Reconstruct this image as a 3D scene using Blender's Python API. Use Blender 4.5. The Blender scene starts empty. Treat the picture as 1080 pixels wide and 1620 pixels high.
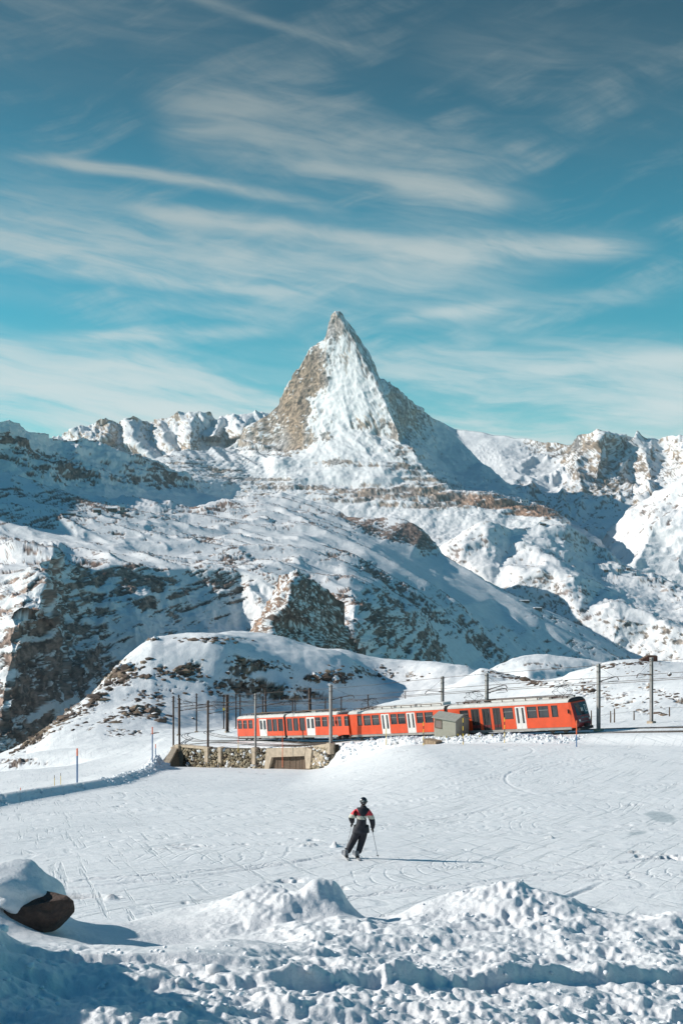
import bpy, bmesh, math, random
import numpy as np
from mathutils import Vector, Matrix, geometry

rnd = random.Random(7)
scene = bpy.context.scene
COL = scene.collection

# ------------------------------------------------------------------ camera, sky, sun, exposure
F = 1800.0            # focal length in photograph pixels (1080 x 1620)
cam_data = bpy.data.cameras.new('camera')
cam_data.sensor_fit = 'VERTICAL'
cam_data.sensor_height = 36.0
cam_data.lens = 36.0 * F / 1620.0
cam_data.clip_start = 0.2
cam_data.clip_end = 80000
cam = bpy.data.objects.new('camera', cam_data)
cam.rotation_euler = (math.radians(90), 0, 0)
COL.objects.link(cam)
scene.camera = cam

SUN_EL, SUN_AZ = 26.0, -11.0       # elevation; degrees behind the camera's exact left
se, sa = math.radians(SUN_EL), math.radians(SUN_AZ)
SUN = Vector((-math.cos(sa) * math.cos(se), -math.sin(sa) * math.cos(se), math.sin(se)))
sl = bpy.data.lights.new('sun', 'SUN')
sl.energy = 5.0
sl.angle = math.radians(0.5)
sl.color = (1.0, 0.93, 0.85)
sun = bpy.data.objects.new('sun', sl)
sun.rotation_euler = SUN.to_track_quat('Z', 'Y').to_euler()
sun.location = SUN * 200
COL.objects.link(sun)

world = bpy.data.worlds.new('World')
scene.world = world
world.use_nodes = True
wt = world.node_tree
wt.nodes.clear()


class NB:
    """small node-building helper"""
    def __init__(s, t): s.t = t
    def n(s, typ, **kw):
        o = s.t.nodes.new(typ)
        for k, v in kw.items(): setattr(o, k, v)
        return o
    def put(s, sock, v):
        if isinstance(v, bpy.types.NodeSocket): s.t.links.new(v, sock)
        elif isinstance(v, (tuple, list)) and len(v) == 3 and sock.type == 'RGBA': sock.default_value = (*v, 1)
        else: sock.default_value = v
    def m(s, op, a, b=0.0, c=None, clamp=False):
        o = s.n('ShaderNodeMath', operation=op); o.use_clamp = clamp
        s.put(o.inputs[0], a); s.put(o.inputs[1], b)
        if c is not None: s.put(o.inputs[2], c)
        return o.outputs[0]
    def mix(s, f, a, b, mode='MIX'):
        o = s.n('ShaderNodeMix', data_type='RGBA', blend_type=mode)
        s.put(o.inputs[0], f); s.put(o.inputs[6], a); s.put(o.inputs[7], b)
        return o.outputs[2]
    def mr(s, v, a, b, c=0.0, d=1.0, smooth=True):
        o = s.n('ShaderNodeMapRange', interpolation_type='SMOOTHSTEP' if smooth else 'LINEAR')
        for i, q in enumerate((v, a, b, c, d)): s.put(o.inputs[i], q)
        return o.outputs[0]
    def noise(s, vec, scale, detail=4, rough=0.55, dist=0.0, typ='FBM'):
        o = s.n('ShaderNodeTexNoise', noise_type=typ)
        if vec is not None: s.put(o.inputs['Vector'], vec)
        s.put(o.inputs['Scale'], scale); s.put(o.inputs['Detail'], detail)
        s.put(o.inputs['Roughness'], rough); s.put(o.inputs['Distortion'], dist)
        return o.outputs[0]
    def mapping(s, vec, loc=(0, 0, 0), rot=(0, 0, 0), scale=(1, 1, 1)):
        if tuple(rot) != (0, 0, 0):                      # turn first, then stretch
            vec = s._turn(vec, rot); rot = (0, 0, 0)
        o = s.n('ShaderNodeMapping')
        s.put(o.inputs[0], vec); o.inputs[1].default_value = loc; o.inputs[2].default_value = rot; o.inputs[3].default_value = scale
        return o.outputs[0]
    def _turn(s, vec, rot):
        o = s.n('ShaderNodeMapping'); s.put(o.inputs[0], vec); o.inputs[2].default_value = rot
        return o.outputs[0]
    def comb(s, x, y, z):
        o = s.n('ShaderNodeCombineXYZ')
        s.put(o.inputs[0], x); s.put(o.inputs[1], y); s.put(o.inputs[2], z)
        return o.outputs[0]


w = NB(wt)
tc = w.n('ShaderNodeTexCoord').outputs['Generated']
sky = w.n('ShaderNodeTexSky', sky_type='NISHITA')
sky.sun_disc = False
sky.sun_elevation = se
sky.sun_rotation = math.atan2(SUN.x, SUN.y)
sky.altitude = 2800
sky.air_density = 1.0
sky.dust_density = 0.6
sky.ozone_density = 2.0
sep = w.n('ShaderNodeSeparateXYZ'); w.put(sep.inputs[0], tc)
X, Y, Z = sep.outputs
az = w.m('ARCTAN2', X, Y)                        # 0 straight ahead, radians
el = w.m('ARCSINE', Z)
elp = w.m('MAXIMUM', el, 0.0)
# colour of the clear air: the physical sky, graded towards teal, deeper with height
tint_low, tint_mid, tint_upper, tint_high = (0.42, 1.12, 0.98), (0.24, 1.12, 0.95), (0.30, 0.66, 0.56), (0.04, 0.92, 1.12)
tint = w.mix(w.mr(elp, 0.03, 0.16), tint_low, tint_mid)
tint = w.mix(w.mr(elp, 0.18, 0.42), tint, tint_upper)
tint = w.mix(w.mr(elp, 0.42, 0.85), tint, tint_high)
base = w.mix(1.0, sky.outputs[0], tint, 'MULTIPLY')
# cirrus: fibrous streaks laid out on the sky sphere
wav = w.noise(w.comb(w.m('MULTIPLY', az, 2.2), w.m('MULTIPLY', el, 5.0), 0.3), 1.6, 3, 0.5)
wv = w.m('MULTIPLY', w.m('SUBTRACT', wav, 0.5), 0.05)
elw = w.m('ADD', el, wv)
def fibre(rot, sx, sy, scale, seed, detail=8, dist=0.25):
    v = w.mapping(w.comb(az, elw, seed), rot=(0, 0, rot), scale=(sx, sy, 1))
    return w.noise(v, scale, detail, 0.62, dist)
f1 = fibre(0.14, 1.1, 8.0, 2.6, 1.7)
f2 = fibre(-0.30, 1.6, 9.0, 3.4, 5.1)
f3 = fibre(0.50, 1.6, 7.5, 3.0, 9.3)
fine = fibre(0.16, 3.0, 24.0, 3.0, 3.3, 8, 0.45)
def streak(x0, y0, x1, y1, wid, amp, bend=0.0, soft=0.05):
    """band along a line given in degrees of azimuth and elevation"""
    x0, y0, x1, y1, wid, bend = [math.radians(q) for q in (x0, y0, x1, y1, wid, bend)]
    s = (y1 - y0) / (x1 - x0)
    t = w.m('DIVIDE', w.m('SUBTRACT', az, x0), x1 - x0)
    line = w.m('ADD', w.m('MULTIPLY_ADD', w.m('SUBTRACT', az, x0), s, y0),
               w.m('MULTIPLY', w.m('MULTIPLY', t, w.m('SUBTRACT', 1.0, t)), bend * 4))
    d = w.m('DIVIDE', w.m('SUBTRACT', w.m('ADD', el, w.m('MULTIPLY', wv, 0.35)), line), wid)
    g = w.m('EXPONENT', w.m('MULTIPLY', w.m('MULTIPLY', d, d), -1.0))
    ends = w.m('MULTIPLY', w.mr(t, -soft, 0.25), w.mr(t, 1.0 + soft, 0.72))
    return w.m('MULTIPLY', w.m('MULTIPLY', g, ends), amp)
def deg(px, py): return ((px - 540) / F * 57.3, (810 - py) / F * 57.3)
def st(px0, py0, px1, py1, wid, amp, bend=0, soft=0.05):
    a, b = deg(px0, py0), deg(px1, py1)
    return streak(*a, *b, wid / F * 57.3, amp, -bend / F * 57.3, soft)
sharp = [st(20, 280, 540, 348, 8, 1.3, -14), st(190, 352, 700, 415, 10, 1.3, -14), st(560, 412, 1030, 408, 16, 1.3, -6),
         st(600, 312, 810, 340, 15, 1.4), st(160, 5, 620, 125, 7, 0.45, 8), st(440, 270, 760, 318, 12, .8), st(60, 440, 520, 470, 10, .8), st(600, 505, 820, 485, 8, .7), st(760, 590, 1200, 570, 10, .8), st(-60, 560, 500, 515, 10, .7)]
broad = [st(240, 190, 860, 345, 62, 0.66, -12), st(-150, 400, 900, 440, 55, 0.62, 6), st(-300, 590, 760, 600, 58, 1.0, -6),
         st(560, 560, 1400, 600, 32, 0.62, 0), st(-600, 250, 300, 420, 80, 0.36), st(640, 120, 1400, 260, 60, 0.3),
         st(-500, 60, 420, 60, 70, 0.3), st(250, 230, 520, 150, 34, 0.42), st(640, 505, 1100, 470, 16, 0.4), st(-300, 470, 560, 500, 14, 0.5),
         st(-500, 668, 1700, 665, 62, 1.9)]
def total(l):
    r = l[0]
    for q in l[1:]: r = w.m('ADD', r, q)
    return r
modA = w.mr(f1, 0.36, 0.66, 0.10, 1.2)
modB = w.mr(fine, 0.30, 0.68, 0.35, 1.3)
veil = w.m('MULTIPLY', w.m('MULTIPLY', w.mr(f2, 0.44, 0.76), w.mr(f3, 0.34, 0.72)), 0.75)
dens = w.m('ADD', w.m('MULTIPLY', w.m('MULTIPLY', total(broad), modA), modB),
           w.m('MULTIPLY', total(sharp), w.m('MULTIPLY', modB, w.mr(f3, 0.30, 0.62, 0.35, 1.1))))
dens = w.m('ADD', dens, veil)
dens = w.m('MULTIPLY', dens, w.mr(elp, 0.85, 0.45, 0.06, 1.0))
dens = w.m('SUBTRACT', 1.0, w.m('EXPONENT', w.m('MULTIPLY', dens, -1.35)))
cloud_low, cloud_high = (6.5, 7.5, 7.5), (2.3, 2.9, 3.1)
ccol = w.mix(w.mr(elp, 0.06, 0.42), cloud_low, cloud_high)
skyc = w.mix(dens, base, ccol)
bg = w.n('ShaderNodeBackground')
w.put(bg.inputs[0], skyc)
bg.inputs[1].default_value = 0.086
out = w.n('ShaderNodeOutputWorld')
wt.links.new(bg.outputs[0], out.inputs[0])

scene.view_settings.view_transform = 'Standard'
scene.view_settings.look = 'None'
scene.view_settings.exposure = 0.28
scene.view_settings.gamma = 1.0
scene.view_settings.use_curve_mapping = False
scene.render.engine = 'CYCLES'
scene.cycles.max_bounces = 5
scene.cycles.diffuse_bounces = 3

# ------------------------------------------------------------------ helpers
def pw(px, py, D):
    """photograph pixel at depth D (m) -> point in the world"""
    return Vector(((px - 540) / F * D, D, -(py - 810) / F * D))

def tag(o, label=None, cat=None, group=None, kind=None):
    if label: o['label'] = label
    if cat: o['category'] = cat
    if group: o['group'] = group
    if kind: o['kind'] = kind
    return o

def link(o, parent=None):
    COL.objects.link(o)
    if parent: o.parent = parent
    return o

def empty(name, loc=(0, 0, 0), rz=0.0, parent=None):
    o = bpy.data.objects.new(name, None)
    o.location = loc
    o.rotation_euler = (0, 0, rz)
    o.empty_display_size = 0.3
    return link(o, parent)

# --- numpy noise
def _h(ix, iy, iz, seed):
    h = (ix.astype(np.uint32) * np.uint32(374761393) + iy.astype(np.uint32) * np.uint32(668265263)
         + iz.astype(np.uint32) * np.uint32(2147483647 - 1013904223 + 7) + np.uint32((seed * 974634777) & 0xffffffff))
    h = (h ^ (h >> np.uint32(13))) * np.uint32(1274126177)
    h = (h ^ (h >> np.uint32(15))) * np.uint32(2246822519)
    return h ^ (h >> np.uint32(16))

def perlin(P, seed=0):
    P = np.asarray(P, np.float32)
    I = np.floor(P).astype(np.int64)
    f = P - I
    u = f * f * f * (f * (f * 6 - 15) + 10)
    d = P.shape[1]
    r = 0
    zz = np.zeros(len(P), np.int64)
    for c in range(1 << d):
        o = [(c >> k) & 1 for k in range(d)]
        h = _h(I[:, 0] + o[0], I[:, 1] + o[1], (I[:, 2] + o[2]) if d == 3 else zz, seed)
        g1 = (h & np.uint32(1023)).astype(np.float32) / 511.5 - 1
        g2 = ((h >> np.uint32(10)) & np.uint32(1023)).astype(np.float32) / 511.5 - 1
        v = g1 * (f[:, 0] - o[0]) + g2 * (f[:, 1] - o[1])
        wgt = (u[:, 0] if o[0] else 1 - u[:, 0]) * (u[:, 1] if o[1] else 1 - u[:, 1])
        if d == 3:
            g3 = ((h >> np.uint32(20)) & np.uint32(1023)).astype(np.float32) / 511.5 - 1
            v = v + g3 * (f[:, 2] - o[2])
            wgt = wgt * (u[:, 2] if o[2] else 1 - u[:, 2])
        r = r + v * wgt
    return r * 1.25

def fbm(P, octv=5, seed=0, gain=0.5, lac=2.03):
    a, s, r = 1.0, 1.0, 0
    for k in range(octv):
        r = r + a * perlin(P * s + 17.3 * k, seed + k)
        a *= gain; s *= lac
    return r

def ridged(P, octv=5, seed=0, gain=0.5, lac=2.07):
    a, s, r, wgt = 1.0, 1.0, 0, 1.0
    for k in range(octv):
        n = 1 - np.abs(perlin(P * s + 11.1 * k, seed + k)) * 2.2
        n = np.clip(n, 0, 1) ** 2 * wgt
        r = r + a * n
        wgt = np.clip(n * 1.8, 0.15, 1)
        a *= gain; s *= lac
    return r

def worley(P, seed=0):
    """nearest feature point: squared distance and that cell's random value (2-D)"""
    I = np.floor(P).astype(np.int64)
    best = np.full(len(P), 9.0, np.float32); rv = np.zeros(len(P), np.float32)
    z = np.zeros(len(P), np.int64)
    for dx in (-1, 0, 1):
        for dy in (-1, 0, 1):
            cx, cy = I[:, 0] + dx, I[:, 1] + dy
            h = _h(cx, cy, z, seed)
            fx = cx + (h & np.uint32(1023)).astype(np.float32) / 1023
            fy = cy + ((h >> np.uint32(10)) & np.uint32(1023)).astype(np.float32) / 1023
            d = (P[:, 0] - fx) ** 2 + (P[:, 1] - fy) ** 2
            mm = d < best
            best = np.where(mm, d, best); rv = np.where(mm, ((h >> np.uint32(20)) & np.uint32(1023)).astype(np.float32) / 1023, rv)
    return best, rv

def sstep(a, b, x):
    t = np.clip((x - a) / (b - a), 0, 1)
    return t * t * (3 - 2 * t)

def blobs(PX, PY, lst):
    """sum of soft elliptical areas (cx, cy, rx, ry, angle_deg, strength)"""
    r = np.zeros_like(PX)
    for cx, cy, rx, ry, an, s in lst:
        c, q = math.cos(math.radians(an)), math.sin(math.radians(an))
        dx, dy = PX - cx, PY - cy
        a = (dx * c + dy * q) / rx; b = (-dx * q + dy * c) / ry
        r = r + s * np.exp(-(a * a + b * b) ** 1.5)
    return r

def grid_normals(P, nr, nc):
    G = P.reshape(nr, nc, 3)
    du = np.gradient(G, axis=1); dv = np.gradient(G, axis=0)
    N = np.cross(du, dv)
    N /= (np.linalg.norm(N, axis=2, keepdims=True) + 1e-9)
    return N.reshape(-1, 3)

def grid_mesh(name, P, nr, nc, mat, colr=None, flip=False, smooth=True):
    idx = np.arange(nr * nc).reshape(nr, nc)
    a, b, c, d = idx[:-1, :-1].ravel(), idx[:-1, 1:].ravel(), idx[1:, 1:].ravel(), idx[1:, :-1].ravel()
    q = np.stack([a, d, c, b] if not flip else [a, b, c, d], 1)
    me = bpy.data.meshes.new(name)
    me.vertices.add(len(P)); me.vertices.foreach_set('co', P.astype(np.float32).ravel())
    me.loops.add(q.size); me.loops.foreach_set('vertex_index', q.ravel().astype(np.int32))
    me.polygons.add(len(q))
    me.polygons.foreach_set('loop_start', np.arange(0, q.size, 4, dtype=np.int32))
    me.polygons.foreach_set('loop_total', np.full(len(q), 4, np.int32))
    me.polygons.foreach_set('use_smooth', np.full(len(q), smooth))
    me.update(calc_edges=True)
    if colr is not None:
        at = me.color_attributes.new('albedo', 'FLOAT_COLOR', 'POINT')
        at.data.foreach_set('color', np.concatenate([colr, np.ones((len(P), 1))], 1).astype(np.float32).ravel())
    me.materials.append(mat)
    return link(bpy.data.objects.new(name, me))

# ------------------------------------------------------------------ materials
def new_mat(name):
    m = bpy.data.materials.new(name); m.use_nodes = True
    t = m.node_tree; t.nodes.clear()
    nb = NB(t)
    p = nb.n('ShaderNodeBsdfPrincipled'); o = nb.n('ShaderNodeOutputMaterial')
    t.links.new(p.outputs[0], o.inputs[0])
    return m, nb, p

def simple(name, col, rough=0.5, metal=0.0, var=0.12, scale=8.0, bump=0.0, bscale=40.0, spec=0.5, coat=0.0):
    m, nb, p = new_mat(name)
    co = nb.n('ShaderNodeTexCoord').outputs['Object']
    nz = nb.noise(co, scale, 5, 0.6)
    c = nb.mix(nb.mr(nz, 0.3, 0.7, smooth=False), tuple(q * (1 - var) for q in col), tuple(min(1, q * (1 + var)) for q in col))
    nb.put(p.inputs['Base Color'], c)
    p.inputs['Roughness'].default_value = rough; p.inputs['Metallic'].default_value = metal
    p.inputs['Specular IOR Level'].default_value = spec
    p.inputs['Coat Weight'].default_value = coat
    if bump:
        b = nb.n('ShaderNodeBump'); b.inputs['Strength'].default_value = bump
        b.inputs['Distance'].default_value = 0.02
        nb.put(b.inputs['Height'], nb.noise(co, bscale, 5, 0.6)); nb.put(p.inputs['Normal'], b.outputs[0])
    return m

def terrain_mat(name, s1, s2, d1, d2, strength=0.6):
    """colour from the covering computed on the mesh; fine grain added here (s = scale, d = relief in m)"""
    m, nb, p = new_mat(name)
    co = nb.n('ShaderNodeTexCoord').outputs['Object']
    at = nb.n('ShaderNodeAttribute', attribute_name='albedo').outputs['Color']
    n1 = nb.noise(co, s1, 6, 0.65); n2 = nb.noise(co, s2, 5, 0.6)
    g = nb.mr(n1, 0.25, 0.75, 0.86, 1.10, smooth=False)
    gc = nb.n('ShaderNodeCombineColor'); [nb.put(gc.inputs[i], g) for i in range(3)]
    nb.put(p.inputs['Base Color'], nb.mix(1.0, at, gc.outputs[0], 'MULTIPLY'))
    p.inputs['Roughness'].default_value = 0.75
    p.inputs['Specular IOR Level'].default_value = 0.2
    h = nb.m('MULTIPLY_ADD', n1, d1, nb.m('MULTIPLY', n2, d2))
    b = nb.n('ShaderNodeBump'); b.inputs['Strength'].default_value = strength; b.inputs['Distance'].default_value = 1.0
    nb.put(b.inputs['Height'], h); nb.put(p.inputs['Normal'], b.outputs[0])
    return m

M_far = terrain_mat('mountain_snow_and_rock', 0.03, 0.12, 7.0, 2.2, 0.8)
M_mid = terrain_mat('slope_snow_and_rock', 0.05, 0.2, 3.0, 1.0, 0.8)
SNOW = np.array([0.80, 0.82, 0.83]); FSNOW = np.array([0.76, 0.78, 0.79]); 
ROCK_BROWN = np.array([0.115, 0.072, 0.052]); ROCK_TAN = np.array([0.33, 0.225, 0.130]); ROCK_GREY = np.array([0.12, 0.11, 0.105])
ROCK_RUST = np.array([0.27, 0.150, 0.085])

# ------------------------------------------------------------------ mountain ranges as displaced facets
PXC = np.concatenate([np.arange(-420, -24, 9.0), np.arange(-24, 1104, 1.55), np.arange(1104, 1440, 12.0)])

def interp_lines(pts, edges, QX, QY):
    """piecewise planar surface through the control points (value = 1/D)"""
    vs, es, fs, ov, oe, of = geometry.delaunay_2d_cdt([Vector((p[0], p[1])) for p in pts], edges, [], 0, 1e-4)
    val = []
    for i, v in enumerate(vs):
        if ov[i]: val.append(1.0 / pts[ov[i][0]][2])
        else:
            j = sorted(range(len(pts)), key=lambda k: (pts[k][0] - v.x) ** 2 + (pts[k][1] - v.y) ** 2)[:2]
            val.append(sum(1.0 / pts[k][2] for k in j) / 2)
    out = np.full(QX.shape, np.nan)
    for f in fs:
        (x0, y0), (x1, y1), (x2, y2) = [tuple(vs[i]) for i in f]
        bb = (QX >= min(x0, x1, x2) - .01) & (QX <= max(x0, x1, x2) + .01) & (QY >= min(y0, y1, y2) - .01) & (QY <= max(y0, y1, y2) + .01)
        k = np.nonzero(bb)[0]
        if not len(k): continue
        den = (y1 - y2) * (x0 - x2) + (x2 - x1) * (y0 - y2)
        if abs(den) < 1e-9: continue
        qx, qy = QX[k], QY[k]
        a = ((y1 - y2) * (qx - x2) + (x2 - x1) * (qy - y2)) / den
        b = ((y2 - y0) * (qx - x2) + (x0 - x2) * (qy - y2)) / den
        c = 1 - a - b
        ok = (a > -1e-4) & (b > -1e-4) & (c > -1e-4)
        out[k[ok]] = a[ok] * val[f[0]] + b[ok] * val[f[1]] + c[ok] * val[f[2]]
    bad = np.isnan(out)
    if bad.any():
        arr = np.array([[p[0], p[1], 1 / p[2]] for p in pts])
        kb = np.nonzero(bad)[0]
        for s in range(0, len(kb), 20000):
            kk = kb[s:s + 20000]
            d = (QX[kk][:, None] - arr[:, 0]) ** 2 + (QY[kk][:, None] - arr[:, 1]) ** 2
            wgt = 1 / (d ** 1.5 + 1); out[kk] = (wgt * arr[:, 2]).sum(1) / wgt.sum(1)
    return 1 / out

def smooth_grid(A, n):
    for _ in range(n):
        A = (np.pad(A, ((1, 1), (0, 0)), 'edge')[:-2] + A + np.pad(A, ((1, 1), (0, 0)), 'edge')[2:]) / 3
        A = (np.pad(A, ((0, 0), (1, 1)), 'edge')[:, :-2] + A + np.pad(A, ((0, 0), (1, 1)), 'edge')[:, 2:]) / 3
    return A

def range_sheet(name, lines, extra=(), x0=-420, x1=1440, step=1.6, blur=3, relief=None, rock=None, mat=None, back=1.0, thick=3.0):
    """lines: polylines of (px, py, km) from skyline to foot; the first is the skyline, the last the foot"""
    pts, edges = [], []
    for L in list(lines) + list(extra):
        b = len(pts)
        pts += list(L)
        edges += [(b + i, b + i + 1) for i in range(len(L) - 1)]
    cols = PXC[(PXC >= x0) & (PXC <= x1)]
    top = np.interp(cols, [p[0] for p in lines[0]], [p[1] for p in lines[0]])
    bot = np.interp(cols, [p[0] for p in lines[-1]], [p[1] for p in lines[-1]])
    inview = (cols > -20) & (cols < 1100)
    nr = max(20, int(np.percentile((bot - top)[inview], 85) / step))
    v = np.linspace(0, 1, nr)[:, None]
    k = np.ones(61) / 61; ts = np.convolve(np.pad(top, 30, 'edge'), k, 'valid')
    PY = ts[None] * (1 - v) + bot[None] * v + (top - ts)[None] * (1 - v) ** 7; PX = np.repeat(cols[None], nr, 0)
    nc = len(cols)
    D = interp_lines(pts, edges, PX.ravel(), PY.ravel()).reshape(nr, nc) * 1000
    D = np.exp(smooth_grid(np.log(D), blur))
    PXf, PYf, Df = PX.ravel(), PY.ravel(), D.ravel()
    P = np.stack([(PXf - 540) / F * Df, Df, -(PYf - 810) / F * Df], 1)
    N = -grid_normals(P, nr, nc)
    N *= np.sign(-(N * P).sum(1))[:, None]
    disp, extra_d = relief(P, PXf, PYf, N)
    P = P + N * disp[:, None] + extra_d
    N2 = -grid_normals(P, nr, nc); N2 *= np.sign(-(N2 * P).sum(1))[:, None]
    c, r = rock(P, PXf, PYf, N2)
    P = P - N2 * (r * (thick + thick * 1.6 * fbm(P / (thick * 9), 4, 77, .65)))[:, None]
    c = c * (1 + r * np.clip(1.5 * fbm(P / (thick * 7), 4, 78, .7), -.55, .9))[:, None]
    # the far side of the crest falls away behind the skyline
    rows, crow = [], []
    G = P.reshape(nr, nc, 3); C = c.reshape(nr, nc, 3)
    for d in (900, 350, 90, 25):
        R = G[0].copy(); dirr = R / np.linalg.norm(R[:, :2], axis=1, keepdims=True)
        R[:, :2] += dirr[:, :2] * d * back; R[:, 2] -= d * back * 0.75
        rows.append(R); crow.append(C[0])
    low = G[-1].copy(); low[:, 2] -= 250 * back; 
    P = np.concatenate([np.concatenate(rows), P, low]); c = np.concatenate([np.concatenate(crow), c, C[-1]])
    o = grid_mesh(name, P, nr + 5, nc, mat or M_far, c)
    tag(o, kind='structure')
    return o

def mixc(a, b, t): return a * (1 - t[:, None]) + b * t[:, None]

def cover(score, p, w=0.05):
    """rock shows on the fraction p of the surface where the score (steepness, roughness) is highest"""
    o = np.sort(score[::7]); u = np.searchsorted(o, score) / len(o)
    return sstep(-w, w, np.minimum(p, .5 + .62 * (p - .5)) + u - 1)
def zero3(P): return np.zeros_like(P)

# ---- far left range
FL_top = [(-420, 640, 12.5), (40, 700, 12.4), (100, 690, 12.4), (112, 679, 12.2), (128, 677, 12.3), (150, 673, 12.4), (158, 663, 12.2), (167, 658, 12.1), (175, 668, 12.3),
          (182, 674, 12.4), (190, 673, 12.4), (200, 665, 12.2), (211, 657, 12.1), (225, 666, 12.3), (240, 669, 12.5), (255, 664, 12.4), (275, 656, 12.2), (292, 652, 12.2),
          (310, 653, 12.1), (330, 652, 12.1), (343, 663, 12.4), (355, 660, 12.3), (370, 656, 12.2), (385, 654, 12.2), (400, 653, 12.2), (415, 650, 12.2), (450, 655, 12.2), (560, 700, 12)]
FL_mid = [(-420, 700, 11.8), (100, 715, 11.6), (130, 700, 11.9), (150, 700, 11.5), (170, 698, 11.45), (186, 704, 11.95), (212, 700, 11.35), (238, 700, 12.0), (262, 695, 11.6), (278, 692, 11.9), (302, 690, 11.3), (318, 694, 11.8), (338, 690, 11.3), (352, 700, 11.9), (382, 690, 11.3), (400, 695, 11.7), (450, 690, 11.5), (560, 720, 11.5)]
FL_bot = [(-420, 800, 10.8), (100, 770, 10.8), (300, 770, 10.6), (450, 760, 10.8), (560, 760, 11)]
def rel_FL(P, px, py, N):
    q = np.stack([P[:, 0] * 0.8 + P[:, 2] * 0.55, P[:, 1] * 0.3, P[:, 2] * 0.30], 1)
    d = 30 * (ridged(q / 230, 6, 11, .6) - 0.8) + 14 * ridged(q / 70, 3, 13) + 10 * fbm(P / 40, 3, 15, .6)
    return d, zero3(P)
def rock_FL(P, px, py, N):
    n = fbm(P * [1, 1, .5] / 60, 5, 21, 0.68)
    r = cover((1 - N[:, 2]) * 0.5 + n * 0.8, 0.10 + 1.3 * blobs(px, py, [(168, 680, 16, 22, 0, .4), (150, 690, 26, 12, 0, .16), (240, 678, 20, 14, 0, .28), (285, 664, 26, 8, -10, .25), (300, 700, 34, 16, -40, .18), (385, 700, 50, 16, -30, .3)]))
    return mixc(FSNOW[None], ROCK_TAN[None] * 0.7, r * 0.85), r
range_sheet('far_ridge', [FL_top, FL_mid, FL_bot], x0=-100, x1=560, relief=rel_FL, rock=rock_FL)

# ---- far right: ice field, glacier and ribbed rock wall
FR_top = [(620, 690, 14), (700, 668, 14), (718, 679, 14), (735, 681, 13.8), (760, 684, 13.6), (785, 688, 13.4), (800, 690, 13.2), (815, 693, 13), (830, 692, 12.9), (850, 696, 12.6), (875, 696, 12.4),
          (895, 700, 12.2), (912, 690, 11.8), (930, 686, 11.5), (945, 678, 11.2), (965, 685, 11.3), (985, 689, 11.3), (1010, 694, 11.3), (1040, 690, 11.2), (1060, 686, 11), (1080, 684, 10.9), (1440, 640, 10)]
FR_2 = [(620, 710, 13.2), (735, 705, 13), (790, 708, 12.6), (850, 712, 12.3), (890, 722, 11.9), (925, 715, 11.3), (950, 712, 10.9), (985, 722, 11.2), (1020, 720, 10.8), (1050, 722, 10.9), (1080, 715, 10.5), (1440, 700, 9.5)]
FR_3 = [(620, 745, 12.2), (740, 735, 12), (800, 745, 11.2), (850, 758, 10.9), (895, 758, 10.8), (940, 755, 10.4), (975, 762, 10.3), (1000, 768, 10.6), (1030, 765, 10.1), (1080, 755, 9.8), (1440, 760, 9)]
FR_4 = [(620, 790, 11), (780, 775, 10.2), (850, 790, 9.9), (900, 795, 9.9), (960, 797, 9.7), (1000, 795, 9.7), (1080, 790, 9.2), (1440, 800, 8.6)]
FR_5 = [(620, 880, 9.8), (850, 870, 9.0), (960, 850, 9.0), (1080, 850, 8.9), (1440, 860, 8)]
def rel_FR(P, px, py, N):
    wr = blobs(px, py, [(980, 735, 130, 60, 0, 1.0), (1120, 735, 120, 60, 0, 1), (865, 708, 60, 16, 0, .7), (880, 820, 110, 50, 20, .6)])
    wr = np.clip(wr, 0.08, 1)
    q = np.stack([P[:, 0] * 0.9 - P[:, 2] * 0.55, P[:, 1] * 0.3, P[:, 2] * 0.3], 1)
    d = wr * (80 * (ridged(q / 330, 5, 31, .55) - 0.7) + 26 * fbm(P / 90, 4, 35)) + 12 * fbm(P / 260, 4, 36)
    ice = blobs(px, py, [(795, 728, 60, 16, 20, 1)]) * 22 * np.abs(perlin(P / 60, 5))
    return d + ice, zero3(P)
def rock_FR(P, px, py, N):
    n = fbm(P * [1, 1, .6] / 60, 5, 41, 0.68)
    b = blobs(px, py, [(935, 740, 55, 50, 35, .44), (962, 770, 34, 22, 30, .3), (865, 705, 34, 11, 5, .34), (905, 712, 26, 16, 0, .26), (1050, 730, 70, 40, 0, .08),
                       (830, 770, 40, 10, 30, .16), (880, 800, 70, 16, 38, .16), (1010, 745, 14, 50, -30, .12), (760, 740, 60, 60, 0, -.25), (840, 740, 60, 22, 20, -.4)])
    r = cover((1 - N[:, 2]) * 0.35 + n * 0.8, 0.10 + 1.3 * b)
    rc = mixc(ROCK_TAN[None] * 0.62, ROCK_GREY[None], sstep(-.3, .5, fbm(P / 500, 2, 44)))
    return mixc(FSNOW[None], rc, r * 0.9), r
range_sheet('glacier_range', [FR_top, FR_2, FR_3, FR_4, FR_5], x0=620, relief=rel_FR, rock=rock_FR)

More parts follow.
